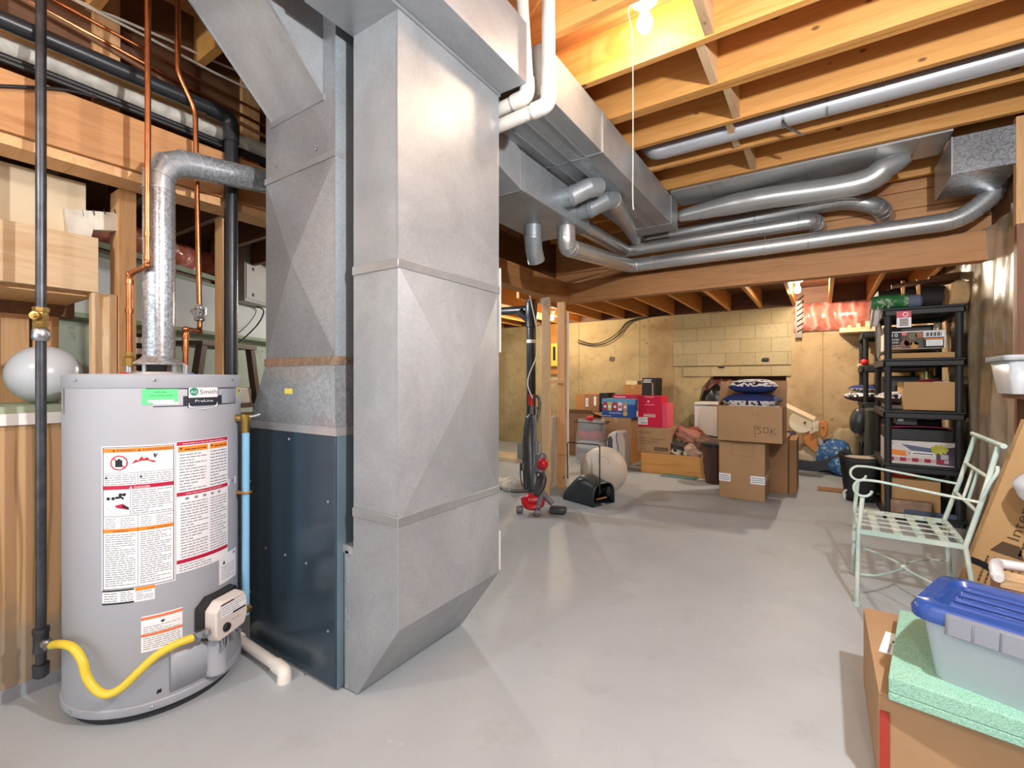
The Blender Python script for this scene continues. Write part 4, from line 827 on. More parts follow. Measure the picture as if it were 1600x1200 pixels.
k0 = PW(400, 620, .5); k0 = k0+Vector((.30, .30, 0)); m = MB(CARD2); m.box(k0.x-.2, k0.x+.25, k0.y-.1, k0.y+.3, 0, PW(400, 628, .5).z-.0); tag(m.build('brown_carton', smooth=0), 'brown carton behind the furnace with a dark object on it', 'carton')
tag(MB(BLACKP).ball((k0.x+.03, k0.y+.1, PW(400, 628, .5).z+.05), (.13, .1, .055), 18, 10, noise=.04).build('black_bundle'), 'small black bundle on the brown carton behind the furnace', 'bundle')
# black stack, cable, wires
sk = PY(830, 600, 4.95)
r = thing('abs_stack', 'tall black plastic drain stack behind the vacuum cleaner', 'pipe', (sk.x, 4.95, 0))
MB(ABS).tube([(sk.x, 4.95, 0), (sk.x, 4.95, 2.2)], .056, 22).build('pipe', r); m = MB(ABS)
m.lathe([(.056, 1.85), (.066, 1.86), (.066, 1.98), (.075, 2.0), (.075, 2.16), (.056, 2.17)], (sk.x, 4.95, 0), 22); m.tube([(sk.x, 4.95, 2.08), (sk.x-1.2, 4.95, 2.12)], .05, 18); m.tube([(sk.x, 4.95, 1.92), (sk.x-.14, 4.9, 2.06)], .05, 18); m.build('tee', r)
m = MB(WHITEP).lathe([(.058, 1.66), (.058, 1.70)], (sk.x, 4.95, 0), 22); m.build('label_band', r)
tag(MB(CABLE_W).tube(spline([PY(826, 452, 4.24), PY(836, 500, 4.22), PY(842, 530, 4.22), PY(838, 558, 4.2), PY(827, 585, 4.1), PY(825, 603, 4.0), PY(832, 622, 3.9)], 6), .006, 8).build('white_cable'), 'white cord hanging from the beam down to the vacuum handle', 'cord')
m = MB(CABLE_W)
for i in range(4): m.tube([Vector((BX+.012, 4.24, 1.98+.022*i+.01*math.sin(i*3))), Vector((BX-.04, 4.235, 2.0+.018*i)), Vector((BX-.1, 4.24, 1.985+.02*i))], .005, 6)
tag(m.build('wire_bundle'), 'grey wires wound round the top of the pale stud', 'wire')
y_ = 7.49
m = MB(plain('orange_ply', 'c08440', .7, var=.2)); a, b = PY(858, 585, y_), PY(884, 505, y_); m.box(a.x, b.x, 7.47, 7.53, a.z, b.z); tag(m.build('backer_board', smooth=0), 'orange plywood backer board on the back wall between the studs', 'board')
m = MB(plain('yellow_sign', 'd8c050', .5)); a, b = PY(861, 572, 7.4), PY(874, 536, 7.4); m.box(a.x, b.x, 7.40, 7.47, a.z, b.z); m.mat(INK).box(a.x+.04, a.x+.09, 7.398, 7.4, a.z+.1, b.z-.06); tag(m.build('yellow_box', smooth=0), 'yellow box with black marks fixed to the back wall, between the studs', 'box')
for k in (0, 1): tag(MB(CABLE_K).tube(spline([PY(903, 531+4*k, 7.48), PY(925, 537+3*k, 7.48), PY(945, 533+4*k, 7.48), PY(965, 520+4*k, 7.48), PY(982, 502+2*k, 7.48), PY(1010, 496, 7.48), PY(1050, 490-k, 7.48)], 5), .008, 6).build('wall_cable'), ('upper', 'lower')[k]+' of two black cables looping down the yellow back wall', 'cable')
m = MB(plain('white_cloth', 'd8d4c8', .9, var=.1)); c = F(800, 764)
for i in range(5): m.ball(c+Vector((-.16+.09*i, .05*math.sin(i*2), .045)), (.1, .12, .06+.015*(i % 2)), 18, 10, noise=.05, seed=i)
tag(m.build('white_cloth'), 'white cloth heap on the floor left of the vacuum cleaner', 'cloth')
c = F(800, 722); tag(MB(BEIGEW).box(c.x-1.2, c.x+.12, c.y-.02, c.y+.5, 0, .05).build('low_slab', smooth=0), 'low pale slab on the side room floor behind the vacuum', 'slab')
tag(MB(plain('grey_post', '80847e', .6)).box(c.x+.06, c.x+.14, c.y+.05, c.y+.12, .0505, .28).build('short_post', smooth=0), 'short grey post on the low slab beside the drain stack', 'post')
a = PY(956, 561, 7.52); tag(MB(DKW).obox((a.x, 7.525, a.z), (.08, .012, .08), (0, .3, 0)).build('wall_patch', smooth=0), 'small brown patch on the yellow back wall above the cartons', 'patch')
for u, v in ((1196, 562), (1127, 574)):
    a = PY(u, v, 7.495); tag(MB(INK).ball((a.x, 7.50, a.z), (.055, .008, .03 if u > 1150 else .012), 12, 8, noise=.08).build('wall_hole'), 'dark hole '+('broken in the block wall upper right of the cushions' if u > 1150 else 'in the lintel above the wall opening'), 'hole')
a, b = PY(1243, 528, 7.44), PY(1253, 470, 7.44)
m = MB(plain('frayed_poly', '6a5a48', .4)); m.box(a.x, b.x, 7.42, 7.50, a.z, b.z); m.mat(CABLE_K)
for i in range(7): m.tube([Vector((a.x+.02, 7.41, a.z+.08+.07*i)), Vector((b.x+.02, 7.40, a.z+.12+.075*i))], .006, 5)
tag(m.build('bundled_poly', smooth=30), 'bundled plastic strip with dark ties beside the wall insulation', 'strip')
a, b = PY(1312, 520, 7.2), PY(1365, 510, 7.2)
r = thing('ledge_plank', 'pale wooden plank shelf high on the back wall under the pink insulation', 'plank', (a.x+.2, 7.3, a.z)); MB(W['palex']).box(a.x, .9, 7.16, 7.49, a.z, b.z).build('board', r)
for i in range(6): tag(MB(W['palex']).box(a.x+.08+.09*i, a.x+.12+.09*i, 7.2, 7.26, b.z+.0005, b.z+.03+.02*((i*7) % 3)).build('wood_scrap', smooth=0), f'{ordn[i]} small wood scrap from the left on the high plank shelf', 'scrap', 'wood scraps on the plank shelf')
# ================= CARTONS AND HEAP =================
def carton(name, lab, X0, X1, Y0, Y1, z0, z1, mt, grp=None, tape=True, rz=0):
    r = thing(name, lab, 'carton', ((X0+X1)/2, (Y0+Y1)/2, z0), 0, grp); z0 += .001
    MB(mt).box(X0, X1, Y0, Y1, z0, z1).build('body', r, bevel=.004)
    if tape: MB(plain('packing_tape', 'b89868', .3)).box((X0+X1)/2-.025, (X0+X1)/2+.025, Y0-.001, Y1, z1, z1+.001).box((X0+X1)/2-.025, (X0+X1)/2+.025, Y0-.0012, Y0, z1-.07, z1+.001).build('tape', r)
    r.rotation_euler.z = rz; return r
def front(X0, Y, z0): return plane_fn((X0, Y, z0), (1, 0, 0), (0, 0, 1), (0, -1, 0))
# left cluster
x0, x1 = PY(939, 700, 6.42).x, PY(985, 700, 6.42).x
r = carton('cardboard_box', 'brown carton on the floor under the wide carton, partly behind the beige ball', x0, x1, 6.42, 6.95, 0, .343, CARD3)
D = Decal(front(x0, 6.42, 0)); D.disc(.33, .2, .035, RED, 1); D.line(.33, .2, .3, .1, .015, RED, 2); D.build('red_mark', r)
carton('cardboard_box', 'plain brown carton carrying the blue snack box', x0, x1, 6.43, 6.97, .344, .660, CARD)
r = thing('snack_box', 'blue snack variety box with coloured packets printed on it', 'carton', ((x0+x1)/2, 6.7, .661)); bx0, bx1 = x0+.01, PY(993, 640, 6.43).x
BLU = plain('box_blue', '1f4f9c', .45); LBL = plain('box_light_blue', '5f9fce', .45)
MB(BLU).box(bx0, bx1, 6.43, 6.88, .661, .925).build('body', r, bevel=.003); MB(LBL).box(bx0+.002, bx1-.002, 6.432, 6.878, .925, .928).build('top_panel', r)
w = bx1-bx0; D = Decal(front(bx0, 6.43, .661)); D.rect(0, .19, w, .264, LBL, 1)
for i, (hx, c_) in enumerate((('b8344a', .10), ('d8c84a', .24), ('c03030', .40), ('e8e4e0', .55), ('b89a70', .70))): D.rect(w*c_-.03, .10, w*c_+.03, .22, plain('packet_'+hx, hx, .45), 2); D.rect(w*c_-.02, .14, w*c_+.02, .17, WHITEINK if i != 3 else RED, 3)
D.text(w*.22, .055, .035, 'Variety Pack', WHITEINK, 2, w*.35); D.disc(w*.70, .06, .035, plain('seal_gold', 'c8b060', .5), 2); D.print(.01, .012, w*.3, .03, 1, WHITEINK, .5, 2, 3); D.build('front_print', r)
D = Decal(plane_fn((bx1, 6.43, .661), (0, 1, 0), (0, 0, 1), (1, 0, 0))); D.rect(.04, .02, .2, .1, PAPER, 1); D.rect(.1, .12, .25, .22, plain('packet_d8c84a', 'd8c84a', .45), 1); D.build('side_print', r)
r = thing('flat_carton', 'flat crimson carton lying on the blue snack box', 'carton', (bx0+.3, 6.75, .9285)); fa, fb_ = PY(957, 620, 6.6).x, PY(1000, 620, 6.6).x
CRIM = plain('carton_crimson', 'c4203f', .45); MB(CRIM).box(fa, fb_-.06, 6.6, 6.87, .9285, .985).build('body', r, bevel=.002); D = Decal(front(fa, 6.6, .9285)); D.print(.03, .01, .2, .04, 1, WHITEINK, .6, 1, 3); D.build('print', r)
# wooden crate and boxes on it
cx0, cx1 = PY(1001.5, 740, 6.02).x, PY(1107, 740, 6.02).x; CZ = .258
r = thing('wooden_crate', 'low orange wooden crate on the floor holding boxes and a clothes heap', 'crate', ((cx0+cx1)/2, 6.2, 0)); CW = W['joistx']
MB(CW).box(cx0, cx1, 6.02, 6.045, 0, CZ).build('front_panel', r, bevel=.002); MB(CW).box(cx0, cx1, 6.435, 6.46, 0, CZ).build('back_panel', r, bevel=.002)
for x in (cx0, cx1-.025): MB(W['darky']).box(x, x+.025, 6.046, 6.434, 0, CZ-.002).build('end_panel', r)
MB(CW).box(cx0+.025, cx1-.025, 6.046, 6.434, .0, .02).build('bottom', r); MB(W['palex']).box(cx0, cx0+.5, 6.05, 6.43, CZ-.02, CZ).build('top_slat', r)
ax1 = PY(1048, 690, 6.05).x
r = carton('appliance_carton', 'brown carton printed with appliance text, standing on the left end of the crate', cx0-.06, ax1, 6.05, 6.40, CZ, .585, CARD, tape=False); w = ax1-cx0+.06
D = Decal(front(cx0-.06, 6.05, CZ+.001)); D.disc(.055, .255, .028, plain('print_brown', '5a4430', .7), 1, 20); D.disc(.055, .255, .022, CARD, 2, 20); D.text(.042, .243, .03, 'A', plain('print_brown', '5a4430', .7), 3); D.print(.1, .24, .18, .275, 2, plain('print_brown', '5a4430', .7), .6, 1, 4)
BRN = plain('print_brown', '5a4430', .7); D.text(.03, .17, .04, 'Achat / Courante au', BRN, 1, w*.78); D.text(.03, .135, .036, 'Remboursement', BRN, 1, w*.6); D.print(.03, .105, w*.5, .125, 1, BRN, .4, 1, 8); D.rect(w*.52, .03, w*.92, .075, BRN, 1); D.text(w*.56, .042, .028, 'FRAGILE', CARD, 2, w*.32); D.print(.03, .03, w*.25, .045, 1, BRN, .4, 1, 9); D.build('print', r)
mx0, mx1 = PY(997, 640, 6.06).x, PY(1033, 640, 6.06).x; MAG = plain('carton_magenta', 'cf1542', .4)
r = thing('magenta_carton', 'tall magenta carton with a white label on the appliance carton', 'carton', ((mx0+mx1)/2, 6.2, .587)); MB(MAG).box(mx0, mx1, 6.06, 6.36, .587, .99).build('body', r, bevel=.003); MB(plain('carton_pink_side', 'e8506a', .4)).box(mx1+.0005, mx1+.075, 6.075, 6.36, .587, .90).build('side_box', r, bevel=.003)
w = mx1-mx0; D = Decal(front(mx0, 6.06, .587)); D.rect(0, .03, w*.42, .125, PAPER, 1); D.print(.01, .075, w*.38, .115, 3, GREYINK, .4, 2, 3)
for i in range(9): D.rect(.04+.009*i, .04, .044+.009*i, .065, INK, 2)
D.frame(w*.25, .13, w*.75, .17, .004, WHITEINK, 1); D.print(w*.28, .138, w*.72, .162, 1, WHITEINK, .6, 1, 6); D.print(w*.3, .285, w*.7, .30, 1, WHITEINK, .5, 1, 7); D.print(w*.3, .385, w*.7, .398, 1, WHITEINK, .5, 1, 8); D.disc(w*.45, .335, .012, WHITEINK, 1); D.build('print', r)
gq = F(1050, 744); tag(MB(plain('green_mat', '5f8078', .8)).box(PY(1034, 745, 5.92).x, PY(1088, 745, 5.92).x, 5.86, 6.015, .0, .012).build('green_mat', smooth=0), 'thin green mat poking out under the front of the wooden crate', 'mat')
# far stack behind
x0, x1 = PY(968, 640, 7.0).x, PY(1024, 640, 7.0).x
carton('cardboard_box', 'large brown carton hidden behind the magenta carton at the back wall', x0, x1, 7.0, 7.45, 0, .955, CARD2)
a, b = PY(975, 620, 7.05).x, PY(1003, 620, 7.05).x; carton('cardboard_box', 'small orange brown carton on top of the rear stack, beside the black carton', a, b, 7.05, 7.4, .956, 1.13, CARD3)
tag(MB(plain('cream_block', 'e0cfa4', .6)).box(a+.02, a+.2, 7.08, 7.3, 1.131, 1.19).build('cream_block', smooth=0), 'cream coloured block on the small orange brown carton', 'block')
a2, b2 = b+.005, PY(1024, 620, 7.05).x; r = thing('black_carton', 'black carton with white print topmost of the rear stack', 'carton', (a2, 7.2, .956)); MB(INK).box(a2, b2, 7.05, 7.4, .957, 1.235).build('body', r, bevel=.003); D = Decal(front(a2, 7.05, .957)); D.print(.02, .2, .14, .26, 2, WHITEINK, .7, 1, 3); D.rect(.15, 0, .17, .2, plain('tan_print', 'a08868', .6), 1); D.build('print', r)
# boxes at left back
x0, x1 = PY(900, 630, 7.1).x, PY(941, 630, 7.1).x
r = thing('open_carton', 'open brown carton with folded out flaps at the far left of the heap', 'carton', ((x0+x1)/2, 6.95, 0)); m = MB(CARD2)
m.box(x0, x1, 6.75, 7.4, .001, .68); m.build('body', r); m = MB(CARD); m.hexa([Vector(p) for p in ((x0, 6.75, .68), (x1, 6.75, .68), (x1, 6.76, .683), (x0, 6.76, .683))], [Vector(p) for p in ((x0, 6.6, .745), (x1+.03, 6.6, .745), (x1+.03, 6.605, .749), (x0, 6.605, .749))]); m.hexa([Vector(p) for p in ((x1, 6.76, .68), (x1, 7.4, .68), (x1+.004, 7.4, .68), (x1+.004, 6.76, .68))], [Vector(p) for p in ((x1+.17, 6.72, .64), (x1+.17, 7.4, .64), (x1+.174, 7.4, .643), (x1+.174, 6.72, .643))]); m.build('flaps', r, smooth=0)
r = thing('cardboard_box', 'brown carton with white labels standing on the open carton by the back wall', 'carton', (x0, 7.2, .684)); xb = PY(936, 630, 7.1).x; MB(CARD3).box(x0, xb, 7.1, 7.42, .684, .975).build('body', r, bevel=.003); D = Decal(front(xb-.26, 7.1, .684)); D.rect(0, 0, .26, .28, CARD2, 1); D.rect(.02, .08, .07, .22, PAPER, 2); D.rect(.17, .1, .21, .25, PAPER, 2); D.print(.025, .1, .065, .2, 4, BRN, .5, 3, 3); D.build('print', r)
MB(INK).box(xb+.002, xb+.15, 7.12, 7.42, .684, .99).build('dark_insert', r)
# clear bag of bedding
FILM = plain('clear_film', 'd8dce0', .12, alpha=.32); c = PY(921, 690, 6.15)
r = thing('bedding_bag', 'clear plastic bag of folded bedding behind the corner stud', 'bag', (c.x, 6.2, 0))
for i, (hx, z, s) in enumerate((('8a8480', .09, 1.0), ('c8c8cc', .26, .98), ('b8424a', .42, .9), ('6a6a70', .53, .85))): MB(plain('bedding_'+hx, hx, .9, bump=.4, bs=12)).ball((c.x, 6.22, z), (.22*s, .17*s, .092), 20, 12, noise=.03, seed=i).build('folded_bedding', r)
m = MB(FILM); m.grid(lambda a, b: Vector((c.x+(.25+.012*math.sin(a*50+b*9))*math.cos(2*PI*a)*(1-.2*b), 6.22+(.20+.01*math.sin(a*37))*math.sin(2*PI*a)*(1-.25*b), .002+.64*b)), 40, 10); m.build('plastic_film', r)
MB(CABLE_K).tube([Vector((c.x+.26*math.cos(t), 6.22+.21*math.sin(t), .60+.01*math.sin(3*t))) for t in [i*PI/8 for i in range(17)]], .006, 6).build('piping', r)
MB(RED).ball((c.x+.03, 6.1, .66), (.06, .05, .04), 14, 8, noise=.08).build('red_tie', r)
c = PY(961, 700, 6.0)
r = thing('padded_case', 'white rounded case with a dark panel standing behind the beige ball', 'case', (c.x, 6.1, 0)); m = MB(plain('case_offwhite', 'd2cdc8', .5)); hz = PY(961, 674, 6.0).z
out = [(-.10, 0), (.13, 0), (.135, hz*.75), (.10, hz*.96), (.05, hz), (-.04, hz*.98), (-.10, hz*.9), (-.125, hz*.7)]; m.prism([(c.x+x, 6.0, z) for x, z in out], (0, .24, 0)); m.build('shell', r, bevel=.025, seg=4)
MB(plain('case_dark', '4a5054', .5)).prism([(c.x-.105+x*.07, 5.993, .05+z*(hz-.12)) for x, z in ((0, 0), (1, 0), (1, .9), (.7, 1), (.3, 1), (0, .9))], (0, .01, 0)).build('dark_panel', r, bevel=.004); MB(INK).tube(spline([(c.x+.03, 5.995, hz*.97), (c.x+.02, 5.992, hz*.8), (c.x+.045, 5.992, hz*.55), (c.x+.04, 5.994, .1)]), .004, 6).build('seam', r)
# beige ball
bc = F(943, 772); BB = Vector((-1.935, 4.66, .246))
r = thing('exercise_ball', 'large beige exercise ball on the floor by the corner stud', 'ball', (BB.x, BB.y, 0)); MB(plain('ball_beige', 'd2cabd', .5, var=.05, vs=4)).ball(BB, .246, 48, 30).build('ball_skin', r); m = MB(plain('ball_print', '9a9088', .6))
q = Vector((.35, -.85, .55)).normalized(); e_ = q.cross(Vector((0, 0, 1))).normalized(); f_ = e_.cross(q)
m.tube([BB+(q*math.cos(.22)+(e_*math.cos(t)+f_*math.sin(t))*math.sin(.22))*.2463 for t in [i*PI/10 for i in range(13)]], .0015, 4); m.build('printed_ring', r)
# clothes and paper heap in crate
hx_ = (('6a5448', .10, .20, .42, .18), ('b07a68', -.02, .12, .50, .15), ('8a6a58', .18, .05, .40, .13), ('c8a890', .05, .0, .33, .12), ('4a4440', -.12, .02, .36, .12), ('a85a4c', .02, .18, .55, .10))
ccx = PY(1080, 690, 6.2).x; nm_ = ('dark brown', 'dusty pink', 'brown', 'pale tan', 'charcoal', 'rust red')
for i, (hx, dx, dy, z, s) in enumerate(hx_): tag(MB(plain('garment_'+hx, hx, .9, var=.25, vs=8, bump=.5, bs=14)).ball((ccx+dx, 6.15+dy, z-.04), (s*1.2, s, s*.75), 36, 24, (0, .5, .3*i), .085, i).build('garment'), nm_[i]+' crumpled garment in the heap on the wooden crate', 'garment', 'clothes heaped in the wooden crate')
for i in range(7): 
    x = ax1+.06+(cx1-ax1-.1)*i/7; tag(MB(plain('paper_cream', 'dccfb8', .8)).obox((x, 6.09+.015*(i % 3), CZ+.03+.012*(i % 2)), (.11, .06, .05), (.5*math.sin(i), .4*math.cos(i*2), i)).build('crumpled_paper', smooth=0), f'{ordn[i]} crumpled paper from the left along the crate front edge', 'paper', 'crumpled papers on the crate')
c = PY(1117, 740, 5.85); zt_ = PY(1117, 692, 5.85).z
r = thing('dark_tub', 'dark brown tub standing between the crate and the stacked cartons', 'tub', (c.x, 5.85, 0)); MB(plain('tub_brown', '4a2e26', .4)).lathe([(.10, 0), (.13, .25), (.135, zt_-.03), (.128, zt_-.03), (.12, .1), (0, .1)], (c.x, 5.85, 0), 28).build('body', r); MB(BLACKP).lathe([(.135, zt_-.04), (.145, zt_-.035), (.145, zt_-.005), (.13, zt_)], (c.x, 5.85, 0), 28).build('rim', r)
x0, x1 = PY(1085, 660, 6.9).x, PY(1150, 660, 6.9).x; zt_ = PY(1100, 629, 6.9).z
r = thing('white_cabinet', 'white box shaped cabinet in front of the broken wall opening', 'cabinet', ((x0+x1)/2, 7.1, 0)); MB(WHITEP).box(x0, x1, 6.9, 7.35, .001, zt_-.04).build('body', r, bevel=.008); MB(WHITEP).box(x0-.006, x1+.006, 6.89, 7.36, zt_-.034, zt_).build('lid', r, bevel=.008); MB(BLACKP).tube(spline([PY(1092, 672, 6.87), PY(1102, 680, 6.85), PY(1112, 682, 6.85), PY(1122, 684, 6.87)]), .012, 8).build('handle_strap', r)
tag(MB(plain('bin_bag', '17181a', .3, bump=.5, bs=10)).ball((-1.35, 7.62, .72), (.22, .12, .40), 24, 16, noise=.05, seed=4).build('black_bag'), 'black bag stuffed in the broken wall opening behind the white cabinet', 'bag')
# central stack
carton_r = carton('cardboard_box', 'large taped carton with paper labels, at the bottom of the central stack', -.885, -.468, 5.17, 5.64, 0, .588, CARD, tape=False)
D = Decal(front(-.885, 5.17, 0)); D.rect(0, .17, .11, .25, PAPER, 1); D.print(.01, .18, .1, .24, 3, GREYINK, .6, 2, 3); D.build('shipping_label', carton_r)
D = Decal(front(-.885, 5.17, 0)); D.rect(.29, .17, .417, .25, PAPER, 1); D.print(.3, .18, .41, .24, 3, GREYINK, .6, 2, 4); D.build('shipping_label', carton_r)
D = Decal(front(-.885, 5.17, 0)); D.frame(.12, .44, .32, .56, .002, BRN, 1); D.build('printed_frame', carton_r)
D = Decal(plane_fn((-.468, 5.17, 0), (0, 1, 0), (0, 0, 1), (1, 0, 0))); D.rect(0, .17, .2, .25, PAPER, 1); D.rect(.2, .17, .46, .26, plain('packing_tape', 'b89868', .3), 1); D.print(.02, .18, .18, .24, 2, INK, .5, 2, 7); D.build('side_tape', carton_r)
carton('cardboard_box', 'brown carton behind the taped carton at the foot of the central stack', -.74, -.30, 5.66, 6.18, 0, .60, CARD2)
carton('cardboard_box', 'narrow brown carton rearmost beside the central stack', -.295, -.225, 5.72, 6.25, 0, .57, CARD2, tape=False)
X0, X1, Y0, Y1, z0, z1 = -.89, -.31, 5.10, 5.64, .589, .945
r = thing('open_carton', 'open carton with BOK handwriting and upright flaps, full of cushions', 'carton', ((X0+X1)/2, 5.35, z0)); m = MB(CARD); t_ = .005
m.box(X0, X1, Y0, Y0+t_, z0, z1); m.box(X0, X1, Y1-t_, Y1, z0, z1); m.box(X0, X0+t_, Y0, Y1, z0, z1); m.box(X1-t_, X1, Y0, Y1, z0, z1); m.box(X0, X1, Y0, Y1, z0, z0+t_); m.build('body', r, smooth=0)
m = MB(CARD); m.hexa([Vector(p) for p in ((X0, Y1, z1), (X1, Y1, z1), (X1, Y1+t_, z1), (X0, Y1+t_, z1))], [Vector(p) for p in ((X0, Y1+.06, z1+.25), (X1, Y1+.06, z1+.25), (X1, Y1+.065, z1+.25), (X0, Y1+.065, z1+.25))]); m.build('back_flap', r, smooth=0)
m = MB(CARD); m.hexa([Vector(p) for p in ((X0, Y0+.05, z1), (X0+t_, Y0+.05, z1), (X0+t_, Y1, z1), (X0, Y1, z1))], [Vector(p) for p in ((X0+.02, Y0+.1, z1+.24), (X0+.025, Y0+.1, z1+.24), (X0+.025, Y1, z1+.24), (X0+.02, Y1, z1+.24))]); m.build('left_flap', r, smooth=0)
D = Decal(front(X0, Y0, z0)); MK = plain('marker_brown', '4a3a2c', .7); w = X1-X0
def stroke(pts, wd=.005):
    for a, b in zip(pts, pts[1:]): D.line(a[0], a[1], b[0], b[1], wd, MK, 1)
stroke([(.335, .165), (.34, .10), (.345, .05)]); stroke([(.34, .16), (.365, .165), (.37, .15), (.35, .13)]); stroke([(.40, .155), (.375, .15), (.372, .13), (.395, .115), (.39, .095), (.365, .09)]); stroke([(.415, .15), (.455, .15), (.455, .105), (.418, .103), (.415, .15)]); stroke([(.48, .15), (.475, .08)]); stroke([(.515, .145), (.48, .115), (.525, .085)])
stroke([(.33, .30), (.32, .27), (.345, .265)], .002); stroke([(.37, .30), (.365, .27), (.39, .29)], .002); D.build('handwriting', r)
t = NT('damask_cushion'); v = t.coords(); n1 = t.n('ShaderNodeTexWave', wave_type='RINGS'); n1.inputs['Scale'].default_value = 7; n1.inputs['Distortion'].default_value = 9; n1.inputs['Detail'].default_value = 1.5; n1.inputs['Detail Scale'].default_value = 3; t.l(v, n1.inputs['Vector'])
t.set(Base_Color=t.ramp(n1.outputs['Fac'], [(.42, col('1c2238')), (.5, col('e8e4e2'))]), Roughness=.85); DAM = t.m
NAVYF = plain('navy_fabric', '28356e', .85, var=.2, vs=6); WHF = plain('white_fabric', 'e4e0da', .9)
def cushion(lab, c, wx, wy, h, mtop, mbot, rz=0, grp='cushions'):
    r = thing('cushion', lab, 'cushion', c, rz, grp)
    def f(sg): return lambda a, b: Vector(((2*a-1)*wx/2*(1-.10*(1-(2*b-1)**2)*0)*(1-.06*(1-abs(2*b-1)**2)), (2*b-1)*wy/2*(1-.06*(1-abs(2*a-1)**2)), h/2+sg*h/2*((1-abs(2*a-1)**3.2)*(1-abs(2*b-1)**3.2))**.45))
    MB(mtop).grid(f(1), 22, 22).build('top_cover', r, world=False, smooth=60); MB(mbot).grid(f(-1), 22, 22).build('under_cover', r, world=False, smooth=60)
cushion('white patterned cushion lowest of the pile in the open carton', (-.60, 5.345, .835), .55, .47, .13, WHF, WHF, .03)
cushion('navy topped cushion with black and white underside, second in the open carton', (-.60, 5.37, .925), .50, .48, .14, NAVYF, DAM, -.05)
cushion('black and white patterned cushion with navy underside, topmost on the open carton', (-.59, 5.37, 1.065), .44, .42, .145, DAM, NAVYF, .04)
# plank, rocking toy, blue bag
pa, pb = PY(1224, 633, 6.75), PY(1270, 655, 6.75); tag(MB(plain('plank_cream', 'e2cfae', .6)).beam(pa+(pa-pb)*.3, pb+(pb-pa)*.05, .12, .035, (0, -.3, 1)).build('cream_plank', smooth=0), 'cream plank sticking out behind the open carton of cushions', 'plank')
YH = 7.22
def toy(m, px, th=.04, y=YH): m.prism([tuple(PY(u, v, y)) for u, v in px], (0, th, 0))
hc = PY(1252, 660, YH); ORW = plain('toy_orange_wood', 'c8813c', .5, var=.12, vs=4)
r = thing('rocking_toy', 'orange wooden rocking toy with round cream head lying by the blue bag', 'toy', (hc.x+.2, YH, 0)); MB(plain('toy_cream', 'e6dcc0', .5)).lathe([(0, -.03), (.135, -.025), (.145, 0), (.135, .025), (0, .03)], (hc.x, YH, hc.z), 28, axis='y').build('head', r); MB(INK).ball(PY(1257.5, 660, YH-.035), .012, 10, 6).build('eye', r)
m = MB(ORW); toy(m, [(1256, 668), (1262, 664), (1272, 670), (1278, 684), (1275, 694), (1284, 704), (1300, 714), (1292, 719), (1272, 706), (1258, 694), (1254, 682)]); m.build('body', r, bevel=.008)
m = MB(ORW); toy(m, [(1281, 660), (1287, 656), (1293, 660), (1294, 672), (1290, 683), (1284, 684), (1280, 676)], .05, YH-.03); m.build('side_panel', r, bevel=.01); MB(BRASS).ball(PY(1286, 668, YH-.035), .012, 10, 6).build('bolt', r)
m = MB(plain('mane_cord', 'd8ccb4', .9))
for i in range(7): a = PY(1267+2*i, 660-.5*i, YH-.04); b = PY(1266+2*i, 678-.8*i, YH-.04); m.tube([a, (a+b)/2+Vector((.006*math.sin(i*4), -.01, 0)), b], .009, 6)
m.build('mane', r); m = MB(WHITEP); toy(m, [(1278, 682), (1285, 688), (1290, 700), (1289, 712), (1283, 703)], .02, YH+.06); m.build('white_support', r)
m = MB(plain('rocker_dark', '3a3e44', .5)); pts = [PY(1247, 724, YH-.1), PY(1270, 727, YH-.1), PY(1295, 724, YH-.1), PY(1312, 716, YH-.1), PY(1328, 704, YH-.1)]
for a, b in zip(pts, pts[1:]): m.beam(a-Vector((0, 0, .015)), b+(b-a)*.02-Vector((0, 0, .015)), .03, .13, (0, -.1, 1))
m.build('rocker', r)
t = NT('blue_print'); v = t.coords(); t.set(Base_Color=t.ramp(t.noise(v, 14, 4, .6, 1.5), [(.52, col('2a5c94')), (.60, col('9ab8b8'))]), Roughness=.7); BLP = t.m
c = PY(1312, 705, 7.2); tag(MB(BLP).ball((c.x-.06, 7.3, .22), (.2, .15, .22), 24, 16, (0, .25, 0), .04, 2).ball((c.x+.06, 7.14, .13), (.17, .13, .13), 24, 16, None, .05, 3).build('blue_bag'), 'blue patterned bag slumped on the floor by the back wall', 'bag')
c = PY(1268, 712, 6.95); tag(MB(plain('beige_sack', 'b8a88c', .85, bump=.4, bs=12)).ball((c.x, 7.38, .16), (.2, .12, .16), 22, 14, None, .05, 5).build('beige_sack'), 'beige sack behind the orange rocking toy', 'sack')
c = PY(1330, 684, 7.15); tag(MB(plain('tan_sack', 'a89a78', .85, bump=.4, bs=12)).ball((c.x-.06, 7.4, .3), (.16, .10, .3), 22, 14, None, .04, 6).build('tan_sack'), 'tan sack behind the blue patterned bag', 'sack')
a = PY(1246, 690, 6.6); tag(MB(plain('dark_blue_box', '2a3a5e', .6)).box(a.x-.12, a.x-.03, 6.72, 6.9, 0, PY(1246, 676, 6.7).z).build('navy_box', smooth=0), 'navy box behind the round cream head of the rocking toy', 'box')
a = F(1300, 736); tag(MB(CARD2).box(a.x-.15, a.x+.1, 6.05, 6.25, 0, .012).build('card_sheet', smooth=0), 'flat card sheet on the floor under the rocking toy', 'card')
